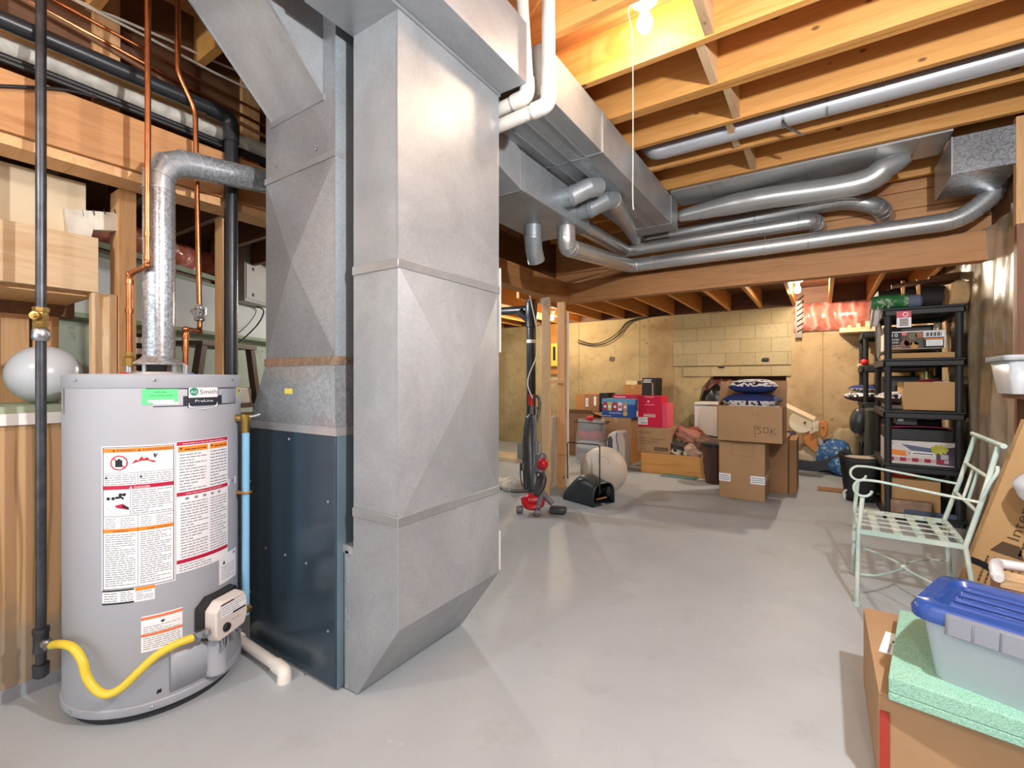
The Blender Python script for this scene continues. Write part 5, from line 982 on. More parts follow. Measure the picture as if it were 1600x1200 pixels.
# tote
tq = F(1345, 786); 
r = thing('tote_bag', 'black tote bag with white stripes standing in front of the shelving', 'bag', (tq.x, tq.y+.12, 0)); t0 = Vector((tq.x, tq.y+.13, 0)); BT = plain('tote_black', '1a1a1c', .6)
m = MB(BT); m.grid(lambda a, b: t0+Vector(((.115+.055*b+.008*math.sin(a*31))*math.copysign(abs(math.cos(2*PI*a))**.6, math.cos(2*PI*a)), (.09+.05*b)*math.copysign(abs(math.sin(2*PI*a))**.6, math.sin(2*PI*a)), .004+.45*b+.02*b*math.cos(4*PI*a))), 40, 10)
m.add([t0+Vector((x, y, .004)) for x, y in ((-.11, -.08), (.11, -.08), (.11, .08), (-.11, .08))], [(0, 1, 2, 3)]); m.build('body', r, solid=.004)
MB(plain('tote_lining', 'b8ac98', .8)).ball(t0+Vector((0, 0, .40)), (.15, .12, .045), 20, 10, None, .04).build('contents', r); m = MB(WHITEINK)
for i in range(3): m.tube(spline([t0+Vector((-.125+.004*i, -.05+.028*i-.06, .02+.012*i)), t0+Vector((-.138+.006*i, -.045+.028*i-.06, .07)), t0+Vector((-.12+.01*i, -.05+.025*i-.06, .11))]), .008, 6)
m.build('white_stripes', r)
# ================= SHELVING =================
def shelving(lab, X0, X1, Y0, Y1, tops, post=.026):
    r = thing('shelving_unit', lab, 'shelving', ((X0+X1)/2, (Y0+Y1)/2, 0), 0)
    for z in tops:
        m = MB(SHELFP); m.box(X0, X1, Y0, Y1, z-.02, z); m.box(X0, X1, Y0, Y0+.02, z-.065, z-.02); m.box(X0, X1, Y1-.02, Y1, z-.065, z-.02); m.box(X0, X0+.02, Y0, Y1, z-.065, z-.02); m.box(X1-.02, X1, Y0, Y1, z-.065, z-.02)
        m.build('shelf', r, bevel=.006)
    for x in (X0+.035, X1-.035):
        for y in (Y0+.04, Y1-.04): MB(SHELFP).lathe([(post+.004, 0), (post, .03), (post, tops[-1]-.03), (post+.003, tops[-1]-.02), (post+.003, tops[-1]+.001)], (x, y, 0), 18).build('post', r)
    return r
S0, S1, T0_, T1_ = .44, .965, 5.15, 6.05; ST = [.06, .48, .94, 1.385, 1.82]
shelving('tall black plastic shelving unit packed with boxes against the right wall', S0, S1, T0_, T1_, ST)
shelving('second black shelving unit farther back by the right wall', .37, .93, 6.5, 7.3, [.1, .52, .95, 1.36, 1.74], .024)
g = 'things on the black shelving'
def bx(n, lab, cat, u0, u1, vt, Y, z, dep, mt, bev=.004):
    a, b = PY(u0, vt, Y), PY(u1, vt, Y); return MB(mt).box(a.x, b.x, Y, Y+dep, z+.001, (a.z+b.z)/2), a, b
def simple(n, lab, cat, u0, u1, vt, Y, z, dep, mt, bev=.004): m, a, b = bx(n, lab, cat, u0, u1, vt, Y, z, dep, mt); return tag(m.build(n, bevel=bev), lab, cat, g)
# top shelf
r = thing('sleeping_bag', 'green printed sleeping bag roll on the top of the shelving', 'bag', PY(1386, 485, 5.3), 0, g); ca = PY(1362, 474, 5.3); cb = PY(1412, 470, 5.3); zz = 1.82+.065
t = NT('green_print'); v = t.coords(); t.set(Base_Color=t.ramp(t.noise(v, 22, 3), [(.55, col('1f6a34')), (.64, col('8aa088'))]), Roughness=.6)
MB(t.m).tube(spline([(ca.x, 5.27, zz), ((ca.x+cb.x)/2, 5.26, zz+.004), (cb.x+.02, 5.27, zz)]), .062, 22, rs=None).build('roll', r); MB(CABLE_W).ring((ca.x+.04, 5.27, zz), (1, 0, 0), .0645, .012, 22).ring((ca.x+.11, 5.265, zz), (1, 0, 0), .0645, .012, 22).build('strap', r)
a = PY(1405, 475, 5.3).x; b = PY(1441, 475, 5.3).x; tag(MB(plain('grey_blue_fabric', '6d7894', .8, var=.15)).tube([(a+.02, 5.30, zz-.004), (a+.05, 5.30, zz), (b-.02, 5.32, zz), (b, 5.32, zz)], .06, 22, rs=[.03, .058, .058, .04]).build('fabric_roll'), 'grey blue fabric roll right of the green sleeping bag', 'roll', g)
a = PY(1365, 468, 5.62).x; b = PY(1478, 468, 5.62).x; zz2 = 1.82+.118; tag(MB(plain('dark_duffel', '241c1c', .7, var=.3)).tube([(a, 5.62, zz2), (a+.03, 5.62, zz2), ((a+b)/2, 5.62, zz2), (b-.02, 5.62, zz2), (b, 5.62, zz2)], .1, 24, rs=[.06, .108, .116, .112, .09]).build('duffel_bag'), 'dark duffel bag lying behind the rolls on the top shelf', 'bag', g)
a, b = PY(1474, 470, 5.45), PY(1512, 470, 5.45); m = MB(plain('woven_straw', 'c4a070', .8, var=.3, vs=12, bump=.6, bs=30)); m.prism([(a.x+.0, 5.25, 1.822), (b.x-.03, 5.25, 1.822), (b.x-.005, 5.25, 1.91), (b.x-.02, 5.25, 2.0), (b.x-.06, 5.25, 2.035), (a.x+.02, 5.25, 2.02), (a.x+.012, 5.25, 1.9)], (0, .3, 0)); tag(m.build('straw_basket', bevel=.025, seg=3), 'woven straw basket at the right end of the top shelf', 'basket', g)
r = thing('wooden_stool', 'small wooden stool lying upside down over the rolls on top of the shelving', 'stool', (.72, 5.6, 2.0), 0, g); dw = W['darkx']
sa, sb_ = PY(1392, 448, 5.45), PY(1506, 437, 5.45)
for nm, y in (('rail', 5.42), ('rail', 5.66)): MB(dw).beam((sa.x, y, 2.045), (sb_.x-.02, y, 2.085), .03, .035).build(nm, r)
MB(dw).obox((sb_.x-.1, 5.54, 2.10), (.26, .3, .03), (0, -.08, 0)).build('seat', r, bevel=.006)
for u, y in ((1411, 5.42), (1435, 5.42), (1411, 5.66), (1435, 5.66)): a = PY(u, 450, y); MB(W['joistz']).tube([(a.x, y, 1.90+.03), (a.x, y, 2.09)], .014, 12).build('leg', r)
a = PY(1346, 480, 5.25); r = thing('running_shoe', 'white running shoe hanging at the left end of the top shelf', 'shoe', (.40, 5.3, 1.72), 0, g); MB(plain('shoe_white', 'd8d0cc', .7, var=.2, vs=20)).ball((.405, 5.30, 1.80), (.035, .05, .12), 18, 12, (0, .12, 0), .04).build('upper', r); MB(plain('shoe_sole', '8a8480', .7)).ball((.378, 5.30, 1.79), (.014, .052, .135), 18, 12, (0, .12, 0)).build('sole', r); MB(CABLE_W).tube([(.43, 5.26, 1.76), (.445, 5.26, 1.82), (.425, 5.25, 1.86)], .004, 6).build('lace', r)
a, b = PY(1401, 487, 5.145), PY(1424, 487, 5.145); c = PY(1401, 512, 5.145)
r = thing('hang_tag', 'red and white hang tag clipped on the top shelf edge', 'tag', (a.x, 5.145, c.z)); w, h = b.x-a.x, a.z-c.z; MB(PAPER).box(a.x, b.x, 5.143, 5.147, c.z, a.z).build('card', r); D = Decal(front(a.x, 5.143, c.z)); D.rect(0, h*.6, w, h, plain('tag_red', 'd02848', .45), 1); D.disc(w*.6, h*.8, h*.14, WHITEINK, 2, 18); D.disc(w*.6, h*.8, h*.10, plain('tag_red', 'd02848', .45), 3, 18); D.rect(w*.2, h*.08, w*.8, h*.55, plain('tag_grey', 'a8a4a4', .6), 1); D.print(w*.22, h*.1, w*.78, h*.53, 5, GREYINK, .4, 2, 3); D.build('print', r)
# fourth shelf
simple('flat_cardboard', 'flattened cardboard under the picture box on the fourth shelf', 'cardboard', 1385, 1499, 551, 5.2, 1.386, .6, KRAFT)
a, b = PY(1385, 530, 5.19), PY(1478, 530, 5.19); z0 = PY(1430, 545, 5.19).z; z0 = max(z0, 1.435)
r = thing('picture_box', 'black printed picture box marked 10 with a barcode on the fourth shelf', 'carton', ((a.x+b.x)/2, 5.4, z0), 0, g); zt_ = PY(1430, 517, 5.19).z
MB(plain('box_white_edge', 'd8d4cc', .5)).box(a.x, b.x, 5.19, 5.7, z0, zt_).build('body', r, bevel=.002); w, h = b.x-a.x, zt_-z0; D = Decal(front(a.x, 5.19, z0)); D.rect(.008, .004, w-.012, h-.01, INK, 1)
D.rect(w*.27, .006, w*.63, h-.012, plain('photo_brown', '5a4638', .6), 2)
for i, (x, y, s, hx) in enumerate(((.32, .3, .03, '9a5a4a'), (.38, .35, .028, '7a4a3a'), (.48, .2, .03, 'c08a40'), (.45, .7, .03, '6a6a50'), (.57, .75, .028, 'a06a4a'), (.55, .4, .03, '4a4a3a'))): D.disc(w*x, h*y, s, plain('photo_'+hx, hx, .6), 3, 14)
D.text(w*.07, h*.70, h*.27, '10', WHITEINK, 3, w*.13); D.text(w*.02, h*.50, h*.13, 'SLEEVES', WHITEINK, 3, w*.2); D.text(w*.02, h*.34, h*.13, 'POLLINEX', WHITEINK, 3, w*.2); D.print(w*.02, h*.03, w*.27, h*.26, 2, plain('print_peach', 'e0b090', .6), .6, 3, 3); D.disc(w*.31, h*.85, h*.09, RED, 4, 14, w*.05)
D.rect(w*.63, h*.62, w*.97, h*.93, PAPER, 3)
for i in range(14): D.rect(w*(.655+.02*i), h*.66, w*(.655+.02*i)+.0045*(1+(i*7) % 3)*.6, h*.89, INK, 4)
D.rect(w*.68, h*.14, w*.95, h*.47, PAPER, 3); D.rect(w*.65, h*.5, w*.97, h*.56, ORANGE, 3); D.print(w*.7, h*.18, w*.92, h*.42, 3, GREYINK, .4, 4, 4); D.build('print', r)
a = PY(1492, 520, 5.6); tag(MB(plain('foil_decor', 'a89878', .3, .4, var=.4, vs=20)).ball((.86, 5.6, 1.66), (.03, .03, .07), 14, 10, None, .08).build('tinsel'), 'pale tinsel hanging at the right of the fourth shelf', 'tinsel', g)
a, b = PY(1361, 520, 5.3), PY(1368, 520, 5.3); tag(MB(plain('racket_grey', '9a968c', .5)).tube([Vector((.425, 5.35+.09*math.cos(t), 1.56+.15*math.sin(t))) for t in [i*PI/12 for i in range(25)]], .009, 8).tube([(.425, 5.35, 1.41), (.43, 5.36, 1.387)], .012, 8).build('racket'), 'racket frame leaning at the left side of the fourth shelf', 'racket', g)
# third shelf
a, b = PY(1412, 600, 5.2), PY(1493, 600, 5.2)
r = thing('open_carton', 'plain open brown carton on the third shelf of the shelving', 'carton', ((a.x+b.x)/2, 5.4, .942), 0, g); zt_ = PY(1450, 597, 5.2).z; m = MB(KRAFT)
for q in ((a.x, b.x, 5.2, 5.205), (a.x, b.x, 5.6, 5.605), (a.x, a.x+.005, 5.205, 5.6), (b.x-.005, b.x, 5.205, 5.6)): m.box(*q, .942, zt_)
m.box(a.x, b.x, 5.2, 5.6, .942, .947); m.build('body', r, smooth=0)
tag(MB(plain('red_cloth', '8a2030', .8)).ball((a.x+.2, 5.4, zt_-.03), (.1, .12, .06), 16, 10, None, .05).build('red_cloth'), 'red cloth bulging from the carton on the third shelf', 'cloth', g)
tag(MB(WHITEP).box(a.x+.2, b.x-.02, 5.24, 5.5, zt_-.04, zt_+.004).build('white_folder', bevel=.004), 'white folder in the carton on the third shelf', 'folder', g)
tag(MB(plain('tin_gold', '8a7c50', .3, .7)).lathe([(.05, .942), (.05, 1.28), (.045, 1.285), (0, 1.285)], (.80, 5.70, 0), 24).build('metal_can'), 'dull gold metal can behind the carton on the third shelf', 'can', g)
cushion('flat patterned seat cushion sticking out left on the third shelf', (.60, 5.5, .985), .34, .4, .11, DAM, plain('brown_fabric', '4a3630', .9), .1, g)
tag(MB(plain('hanger_tangle', '6a625c', .6)).box(.47, .72, 5.3, 5.7, .9415, .98).build('folded_fabric', bevel=.012), 'folded grey fabric under the patterned seat cushion', 'fabric', g)
simple('orange_box', 'thin orange box high at the back of the third shelf', 'box', 1376, 1425, 582, 5.75, 1.22, .2, plain('burnt_orange', 'a8502c', .6)) if False else None
# second shelf
a, b = PY(1384, 700, 5.19), PY(1499, 700, 5.19); zt_ = PY(1440, 690, 5.19).z
r = thing('printed_box', 'white and orange printed electronics box on the second shelf', 'carton', ((a.x+b.x)/2, 5.4, .482), 0, g); MB(plain('box_white', 'd8d4d0', .5)).box(a.x, b.x, 5.19, 5.62, .482, zt_).build('body', r, bevel=.002); w, h = b.x-a.x, zt_-.482; D = Decal(front(a.x, 5.19, .482))
D.text(w*.03, h*.84, h*.11, 'SONY', INK, 1, w*.09); D.poly([(0, h*.40), (w*.3, h*.34), (w*.3, h*.56), (0, h*.64)], ORANGE, 1); D.poly([(w*.22, h*.86), (w*.68, h*.72), (w*.66, h*.56), (w*.36, h*.60)], plain('print_slate', '5a6480', .5), 1); D.poly([(w*.7, h*.08), (w*.995, h*.02), (w*.995, h*.86), (w*.7, h*.7)], plain('print_plum', '4a4258', .5), 1)
D.rect(w*.29, h*.42, w*.68, h*.54, WHITEINK, 2); D.rect(w*.38, h*.46, w*.66, h*.50, INK, 3); D.disc(w*.33, h*.48, h*.08, plain('print_silver', 'b8b8bc', .4), 3); D.rect(w*.76, h*.3, w*.86, h*.5, plain('print_silver', 'b8b8bc', .4), 2); D.rect(w*.95, h*.2, w*.99, h*.42, ORANGE, 3)
for i in range(5): D.rect(w*(.03+.17*i), h*.12, w*(.12+.17*i), h*.28, plain('print_crimson', 'a81c3c', .5), 2); D.rect(w*(.125+.17*i), h*.13, w*(.185+.17*i), h*.27, plain('print_pinkgrey', 'c8a8ac', .5), 2)
D.build('print', r)
st_ = Vector((a.x+w*.74, 5.185, .482+h*.7)); m = MB(plain('yellow_green_bow', 'b4b43c', .6))
for i in range(9): t_ = i*2*PI/9; m.beam(st_, st_+Vector((.055*math.cos(t_), -.01, .04*math.sin(t_))), .022, .004, (0, 1, 0))
tag(m.build('gift_bow', smooth=0), 'yellow green bow stuck on the printed electronics box', 'bow', g)
tag(MB(BLACKP).box(a.x, b.x-.03, 5.2, 5.6, zt_+.001, zt_+.10).build('black_case', bevel=.006), 'black case lying on the printed electronics box', 'case', g)
tag(MB(plain('magenta_folder', 'a8285c', .5)).grid(lambda p, q: Vector((a.x+(b.x-a.x-.04)*p, 5.19+.3*q, zt_+.105+.02*math.sin(p*2.5)*(1-q))), 10, 3).build('magenta_sheet', solid=.004), 'magenta sheet on the black case of the second shelf', 'sheet', g)
tag(MB(plain('device_dark', '2c2c30', .4)).box(a.x+.08, a.x+.22, 5.28, 5.5, zt_+.13, zt_+.21).mat(STEEL).box(a.x+.09, a.x+.13, 5.277, 5.28, zt_+.16, zt_+.18).build('radio', bevel=.005), 'small dark radio on the pile of the second shelf', 'radio', g)
# bottom shelf
a, b = PY(1384, 770, 5.2), PY(1472, 770, 5.2); zt_ = PY(1420, 751, 5.2).z
carton('cardboard_box', 'brown carton with torn lower front on the bottom shelf', a.x, b.x, 5.25, 5.6, .061, zt_, KRAFT, g, False)
tag(MB(plain('torn_magazines', 'b09078', .7, var=.4, vs=12)).box(a.x, a.x+.3, 5.17, 5.249, .061, .17).build('magazine_pile', bevel=.004), 'pile of worn magazines in front of the bottom shelf carton', 'magazines', g)
tag(MB(plain('slate_folder', '4a5a70', .5)).box(a.x+.12, a.x+.45, 5.155, 5.169, .061, .10).build('slate_folder', bevel=.002), 'slate blue folder at the front of the bottom shelf', 'folder', g)
tag(MB(plain('red_bag', 'a8302c', .6, var=.2)).ball((a.x+.12, 5.34, zt_+.04), (.11, .085, .04), 20, 12, None, .03).build('red_pouch'), 'red pouch on the brown carton of the bottom shelf', 'pouch', g)
tag(MB(BLACKP).ball((a.x+.32, 5.4, zt_+.04), (.1, .09, .04), 20, 12, None, .05).build('black_pouch'), 'black pouch beside the red pouch on the bottom shelf', 'pouch', g)
for z_, h_, l_ in ((.061, .30, 'bottom'), (.481, .34, 'second'), (.941, .30, 'third'), (1.386, .33, 'fourth')):
    tag(MB(BLACKP).box(S0+.05, S1-.06, 5.78, 5.98, z_, z_+h_).build('storage_case', bevel=.01), f'dark case at the back of the {l_} shelf of the front shelving', 'case', g)
# second unit stuff
g2 = 'things on the rear shelving'
cushion('patterned cushion sticking out on the rear shelving unit', (.40, 6.75, .955), .36, .4, .11, DAM, plain('brown_fabric', '4a3630', .9), .1, g2)
cushion('navy cushion on top of the patterned one on the rear shelving', (.43, 6.78, 1.066), .34, .38, .08, NAVYF, DAM, -.1, g2)
a = PY(1340, 655, 6.6); tag(MB(plain('dark_grey_hood', '3a3c40', .4)).ball((a.x, 6.4, a.z), (.085, .09, .15), 22, 14, (0, .15, 0), .02).build('hanging_hood'), 'dark grey hood hanging from the rear shelving', 'hood', g2)
tag(MB(RED).ball((.395, 6.54, 1.361+.04), .04, 16, 10).build('red_ball'), 'small red ball at the edge of the rear shelving', 'ball', g2)
tag(MB(plain('cream_plate', 'd8c8a4', .6)).box(.34, .62, 6.55, 6.8, 1.361, 1.385).build('cream_tray', bevel=.004), 'cream tray on the rear shelving above the cushions', 'tray', g2)
tag(MB(plain('green_box_dark', '3c4034', .7)).box(.30+.08, .44+.2, 6.1, 6.4, 0, .9).build('dark_suitcase', bevel=.02), 'dark green suitcase standing between the two shelving units', 'suitcase', g2)
# ================= CHAIR =================
MINT = plain('mint_patina_paint', 'd4dccf', .5, var=.0, h2='a6c2ba', vs=5)
r = thing('garden_chair', 'pale mint metal garden chair with woven strap seat and scrolled arms', 'chair', (.37, 3.33, 0))
zs = .395; nA, fA, nB, fB = Vector((.165, 3.095, zs)), Vector((.170, 3.58, zs)), Vector((.575, 3.085, zs)), Vector((.578, 3.58, zs))
def bar(name, pts, rd=.010, n=10): return MB(MINT).tube([Vector(p) for p in pts], rd, n).build(name, r)
m = MB(MINT)
for a, b in ((nA, fA), (nA, nB), (fA, fB), (nB, fB)): m.beam(a, b, .022, .022)
m.build('seat_frame', r, smooth=0)
for i in range(4): t_ = (i+.8)/4.6; p, q = nA.lerp(nB, t_), fA.lerp(fB, t_); MB(MINT).beam(p+Vector((0, 0, .012)), q+Vector((0, 0, .012)), .034, .003).build('seat_strap', r, smooth=0)
for i in range(4): t_ = (i+1)/5; p, q = nA.lerp(fA, t_), nB.lerp(fB, t_); MB(MINT).beam(p+Vector((0, 0, .015)), q+Vector((0, 0, .015)), .019, .003).build('seat_strap', r, smooth=0)
for p, fx, fy, top in ((nA, -.012, -.01, .575), (fA, -.012, .012, .575)):
    MB(MINT).tube([(p.x+fx, p.y+fy, 0), (p.x+fx*.3, p.y, zs), (p.x+.012, p.y, top)], .011, 12).lathe([(.018, 0), (.018, .012), (.011, .015)], (p.x+fx, p.y+fy, 0), 12).build('front_leg', r)
for p, fx, fy in ((nB, .05, -.03), (fB, .04, .03)): MB(MINT).tube([(p.x+fx, p.y+fy, 0), (p.x, p.y, zs)], .011, 12).lathe([(.018, 0), (.018, .012), (.011, .015)], (p.x+fx, p.y+fy, 0), 12).build('rear_leg', r)
nT, fT = Vector((.69, 3.10, .885)), Vector((.705, 3.58, .885))
for p, q in ((nB, nT), (fB, fT)): bar('back_upright', [p, p.lerp(q, .5)+Vector((.004, 0, 0)), q], .011, 12)
bar('top_rail', [nT+Vector((.003, -.07, .012)), nT+Vector((.003, 0, .012)), fT+Vector((.003, 0, .012)), fT+Vector((.003, .06, .012))], .012, 12)
for t_ in (.36, .70): p, q = nB.lerp(nT, t_), fB.lerp(fT, t_); bar('cross_rail', [p, q], .009)
for k in (.40, .60):
    p, q = nB.lerp(nT, .36).lerp(fB.lerp(fT, .36), k), nB.lerp(nT, .70).lerp(fB.lerp(fT, .70), k); bar('spindle', [p, q], .007)
for sd, a, up in ((-1, nA, nB.lerp(nT, .45)), (1, fA, fB.lerp(fT, .45))):
    c = Vector((a.x+.018, a.y, .575+.047)); arc = [c+Vector((.047*math.sin(t_), 0, .047*math.cos(t_)))*(1-.02*i) for i, t_ in enumerate([-i*PI/9 for i in range(0, 14)])]
    ea = c+Vector((.06, 0, .047)); pts = [up, up.lerp(ea, .35), up.lerp(ea, .7), ea]+arc
    m = MB(MINT); sp = spline(pts, 3)
    for i in range(len(sp)-1): m.beam(sp[i], sp[i+1]+(sp[i+1]-sp[i])*.06, .024 if abs((sp[i+1]-sp[i]).normalized().z) < .98 else .024, .006, (0, 1e-3, 1) if True else None)
    MB(MINT).tube(sp, .007, 10).build('armrest', r)
cc = Vector((.37, 3.33, .172))
bar('stretcher', spline([(nA.x-.008, nA.y, .165), (.24, 3.12, .168), (.34, 3.26, .17), tuple(cc), (.34, 3.42, .17), (.24, 3.55, .168), (fA.x-.008, fA.y+.008, .165)], 5), .006)
bar('stretcher', spline([(nB.x+.03, nB.y-.02, .165), (.50, 3.12, .168), (.40, 3.26, .17), tuple(cc+Vector((.006, 0, .004))), (.40, 3.42, .17), (.50, 3.55, .168), (fB.x+.025, fB.y+.018, .165)], 5), .006)
MB(MINT).ring(cc, (1, 0, 0), .016, .02, 12).build('stretcher_clip', r)
q = nB.lerp(nT, .45); bar('scroll', spline([q, q+Vector((.012, -.012, .04)), q+Vector((.032, -.012, .10)), q+Vector((.055, -.012, .15)), q+Vector((.058, -.004, .18))], 5), .008)
# ================= VACUUM =================
def vp(u, v, k=0): rr_ = ray(u); d = 4.22+k; return Vector((d*rr_[0], d*rr_[1], zat(v, d)))
VG, VD, VR = plain('vacuum_grey', '6c6e74', .4), plain('vacuum_dark', '3c3e44', .4), plain('vacuum_red', 'c41e2c', .35)
vb_ = vp(840, 790); r = thing('vacuum_cleaner', 'grey and red upright vacuum cleaner leaning by the pale stud', 'vacuum cleaner', (vb_.x, vb_.y, 0))
RT = Vector((CS, SN, 0)); FW = Vector((-SN, CS, 0)); UP = Vector((0, 0, 1))
m = MB(VD); m.tube([vp(833, 770, .12), vp(829, 730, .2), vp(827, 690, .27), vp(829, 655, .33), vp(831, 648, .35)], .05, 18, rs=[.05, .062, .066, .055, .03]); m.tube([vp(822, 765, .16), vp(820, 720, .24), vp(822, 665, .34)], .024, 12); m.build('body', r)
MB(VG).tube([vp(836, 765, .05), vp(835, 715, .14), vp(836, 665, .24), vp(834, 650, .3)], .02, 12).tube([vp(839, 735, .1), vp(838, 690, .18)], .022, 12).build('wand_tube', r)
MB(VG).tube([vp(831, 650, .33), vp(831, 628, .38)], .018, 12).build('neck', r); MB(VR).tube([vp(830, 634, .37), vp(830, 617, .40)], .03, 16, rs=[.028, .024]).build('red_cap', r)
MB(VD).tube(spline([vp(832, 622, .39), vp(839, 619, .38), vp(843, 628, .37), vp(842, 642, .36), vp(838, 660, .34)], 5), .014, 10).build('handle', r); MB(VG).tube([vp(835, 637, .36), vp(840, 638, .35)], .009, 8).build('handle_bridge', r)
a = vp(844, 736, .06); b = vp(846, 712, .11); ax_ = (b-a).normalized(); 
MB(VG).tube([a-ax_*.02, a, b, b+ax_*.02], .05, 20, rs=[.045, .05, .05, .035]).build('canister', r); can_ = bpy.data.objects['canister']; cn = vp(848, 725, .02); sub(MB(VR).ball(cn, (.05, .05, .055), 18, 12).build('red_filter', r), can_); sub(MB(RED).ball(cn-FW*.04, (.018, .012, .018), 10, 8).build('filter_button', r), can_)
MB(VD).tube(spline([vp(846, 735, .05), vp(850, 750, .0), vp(845, 765, -.02), vp(838, 772, -.02), vp(842, 752, .06), vp(848, 742, .06)], 5), .026, 12).build('hose', r)
MB(VD).tube(spline([vp(816, 724, .22), vp(813, 740, .2), vp(816, 757, .16), vp(824, 764, .12)], 5), .006, 8).tube([vp(817, 735, .22), vp(817, 724, .24)], .03, 14).build('cord_wrap', r)
hc_ = vp(835, 782); 
m = MB(VR); m.tube([hc_-RT*.09+UP*-.01, hc_-RT*.05, hc_+RT*.05, hc_+RT*.09-UP*.01], .06, 20, rs=[.045, .062, .062, .045])
for i in range(5): m.ring(hc_+RT*(-.05+.025*i), RT, .067, .012, 20)
m.tube(spline([vp(818, 779, -.03), vp(822, 790, -.08), vp(834, 793, -.1), vp(846, 788, -.08)], 4), .026, 12); m.build('cleaner_head', r)
m = MB(VG); m.tube([vp(846, 772, -.02), vp(843, 785, -.09), vp(840, 795, -.12)], .022, 12); m.build('yoke', r)
for u, v, k in ((812, 789, -.02), (840, 797, -.12)): c = vp(u, v, k); c.z = .035; MB(VG).tube([c-RT*.03, c-RT*.022, c+RT*.022, c+RT*.03], .034, 18, rs=[.024, .034, .034, .024]).build('wheel', r)
MB(VG).tube([vp(847, 770, 0), vp(856, 780, -.04), vp(863, 787, -.06)], .03, 14, rs=[.032, .026, .024]).build('tool_tube', r); c = vp(872, 789, -.06); c.z = .042; MB(VD).obox(c, (.15, .09, .055), (0, 0, TH-.25)).build('tool_head', r, bevel=.015)
# dust pan
p0 = F(868, 786); ax_ = Vector((.93, -.30, 0)).normalized(); pp = Vector((.30, .93, 0)).normalized(); oc = F(905, 786)+pp*.13
r = thing('lobby_dustpan', 'black plastic lobby dustpan with thin wire handle lying by the beige ball', 'dustpan', (oc.x, oc.y, 0)); L_ = .40
def sec(t_): 
    hh = .255*min(1, .30+1.9*t_)**.8 if t_ < .5 else .255-.05*(t_-.5)*2; ww = .15
    return [oc+ax_*(-L_/2+L_*t_)+pp*(ww*math.copysign(abs(math.cos(a))**.6, -math.cos(a)))+UP*(.004+hh*abs(math.sin(a))**.6) for a in [PI*i/18 for i in range(19)]]
ss = [sec(i/10) for i in range(11)]; m = MB(plain('dustpan_black', '2a3338', .38)); vs = [p for s_ in ss for p in s_]
m.add(vs, [(i*19+j, i*19+j+1, (i+1)*19+j+1, (i+1)*19+j) for i in range(10) for j in range(18)]+[tuple(range(19))]); m.add([ss[0][0], ss[0][18], ss[10][18], ss[10][0]], [(0, 1, 2, 3)]); m.build('hood', r, solid=.006, smooth=50)
MB(INK).tube(ss[10], .007, 8).build('front_lip', r); wr = [vp(887, 748, .4), vp(886.5, 694, .4), vp(888, 691, .4), vp(934, 695, .25), vp(937, 697, .22), vp(937, 772, .1)]
MB(INK).tube(fillet(wr, .02, 3), .006, 8).build('wire_handle', r); c = oc+ax_*.17+UP*.06; MB(CARD3).obox(c, (.1, .02, .012), (0, -.3, .3)).build('wood_scraper', r); MB(INK).ball(oc+ax_*(L_/2)+pp*.06+UP*.12, (.03, .03, .05), 12, 8).build('hinge', r)
# ================= RIGHT FOREGROUND =================
r = thing('cardboard_box', 'large brown carton under the green foam board in the near right corner', 'carton', (.55, 2.0, 0))
MB(CARD).box(.135, .95, 1.706, 2.30, .012, .297).build('body', r, bevel=.003); MB(CARD).box(.135, .95, 1.700, 2.30, .298, .303).build('lid', r); MB(plain('red_strip', 'a83828', .6)).box(.137, .16, 1.701, 1.706, .02, .25).build('red_strip', r)
D = Decal(plane_fn((.19, 1.98, .303), (.2, 1, 0), (-1, .2, 0), (0, 0, 1))); D.rect(-.03, -.06, .14, .03, PAPER, 1); D.rect(.06, -.02, .08, .005, INK, 2); D.print(-.02, -.05, .05, .02, 3, GREYINK, .4, 2, 4); D.build('paper_label', r)
fo = Vector((.154, 1.672, .304)); fa_ = -.152; fx_ = Vector((math.cos(fa_), math.sin(fa_), 0)); fy_ = Vector((-math.sin(fa_), math.cos(fa_), 0))
t = NT('mint_foam'); v = t.coords(); vo = t.n('ShaderNodeTexVoronoi'); vo.inputs['Scale'].default_value = 260; t.l(v, vo.inputs['Vector']); t.set(Base_Color=t.ramp(vo.outputs['Distance'], [(.2, col('a6d4c0')), (.8, col('80b49c'))]), Roughness=.8); t.bump(vo.outputs['Distance'], .3, .003); FOAM = t.m
def fr(x, y, z): return fo+fx_*x+fy_*y+UP*z
for i, (z0, z1) in enumerate(((.0, .022), (.0225, .066))):
    tag(MB(FOAM).hexa([fr(0, 0, z0), fr(.82, 0, z0), fr(.82, .52, z0), fr(0, .52, z0)], [fr(0, 0, z1), fr(.82, 0, z1), fr(.82, .52, z1), fr(0, .52, z1)]).build('foam_board', bevel=.003), ('thinner mint foam board directly on the near brown carton', 'thicker mint foam board carrying the blue lidded bin')[i], 'foam board', 'mint foam boards')
ba = -.36; bo = Vector((.215, 1.725, .371)); ex, ey = Vector((math.cos(ba), math.sin(ba), 0)), Vector((-math.sin(ba), math.cos(ba), 0))
def bp(x, y, z): return bo+ex*x+ey*y+UP*z
r = thing('storage_bin', 'clear storage bin with translucent blue lid and grey latch on the foam', 'storage bin', bo)
CLEARP = plain('clear_plastic', 'c4d4dc', .22, alpha=.72); 
t = NT('blue_lid'); t.set(Base_Color=col('2b4f9c'), Roughness=.25, Coat_Weight=.3, Alpha=.88); BLID = t.m
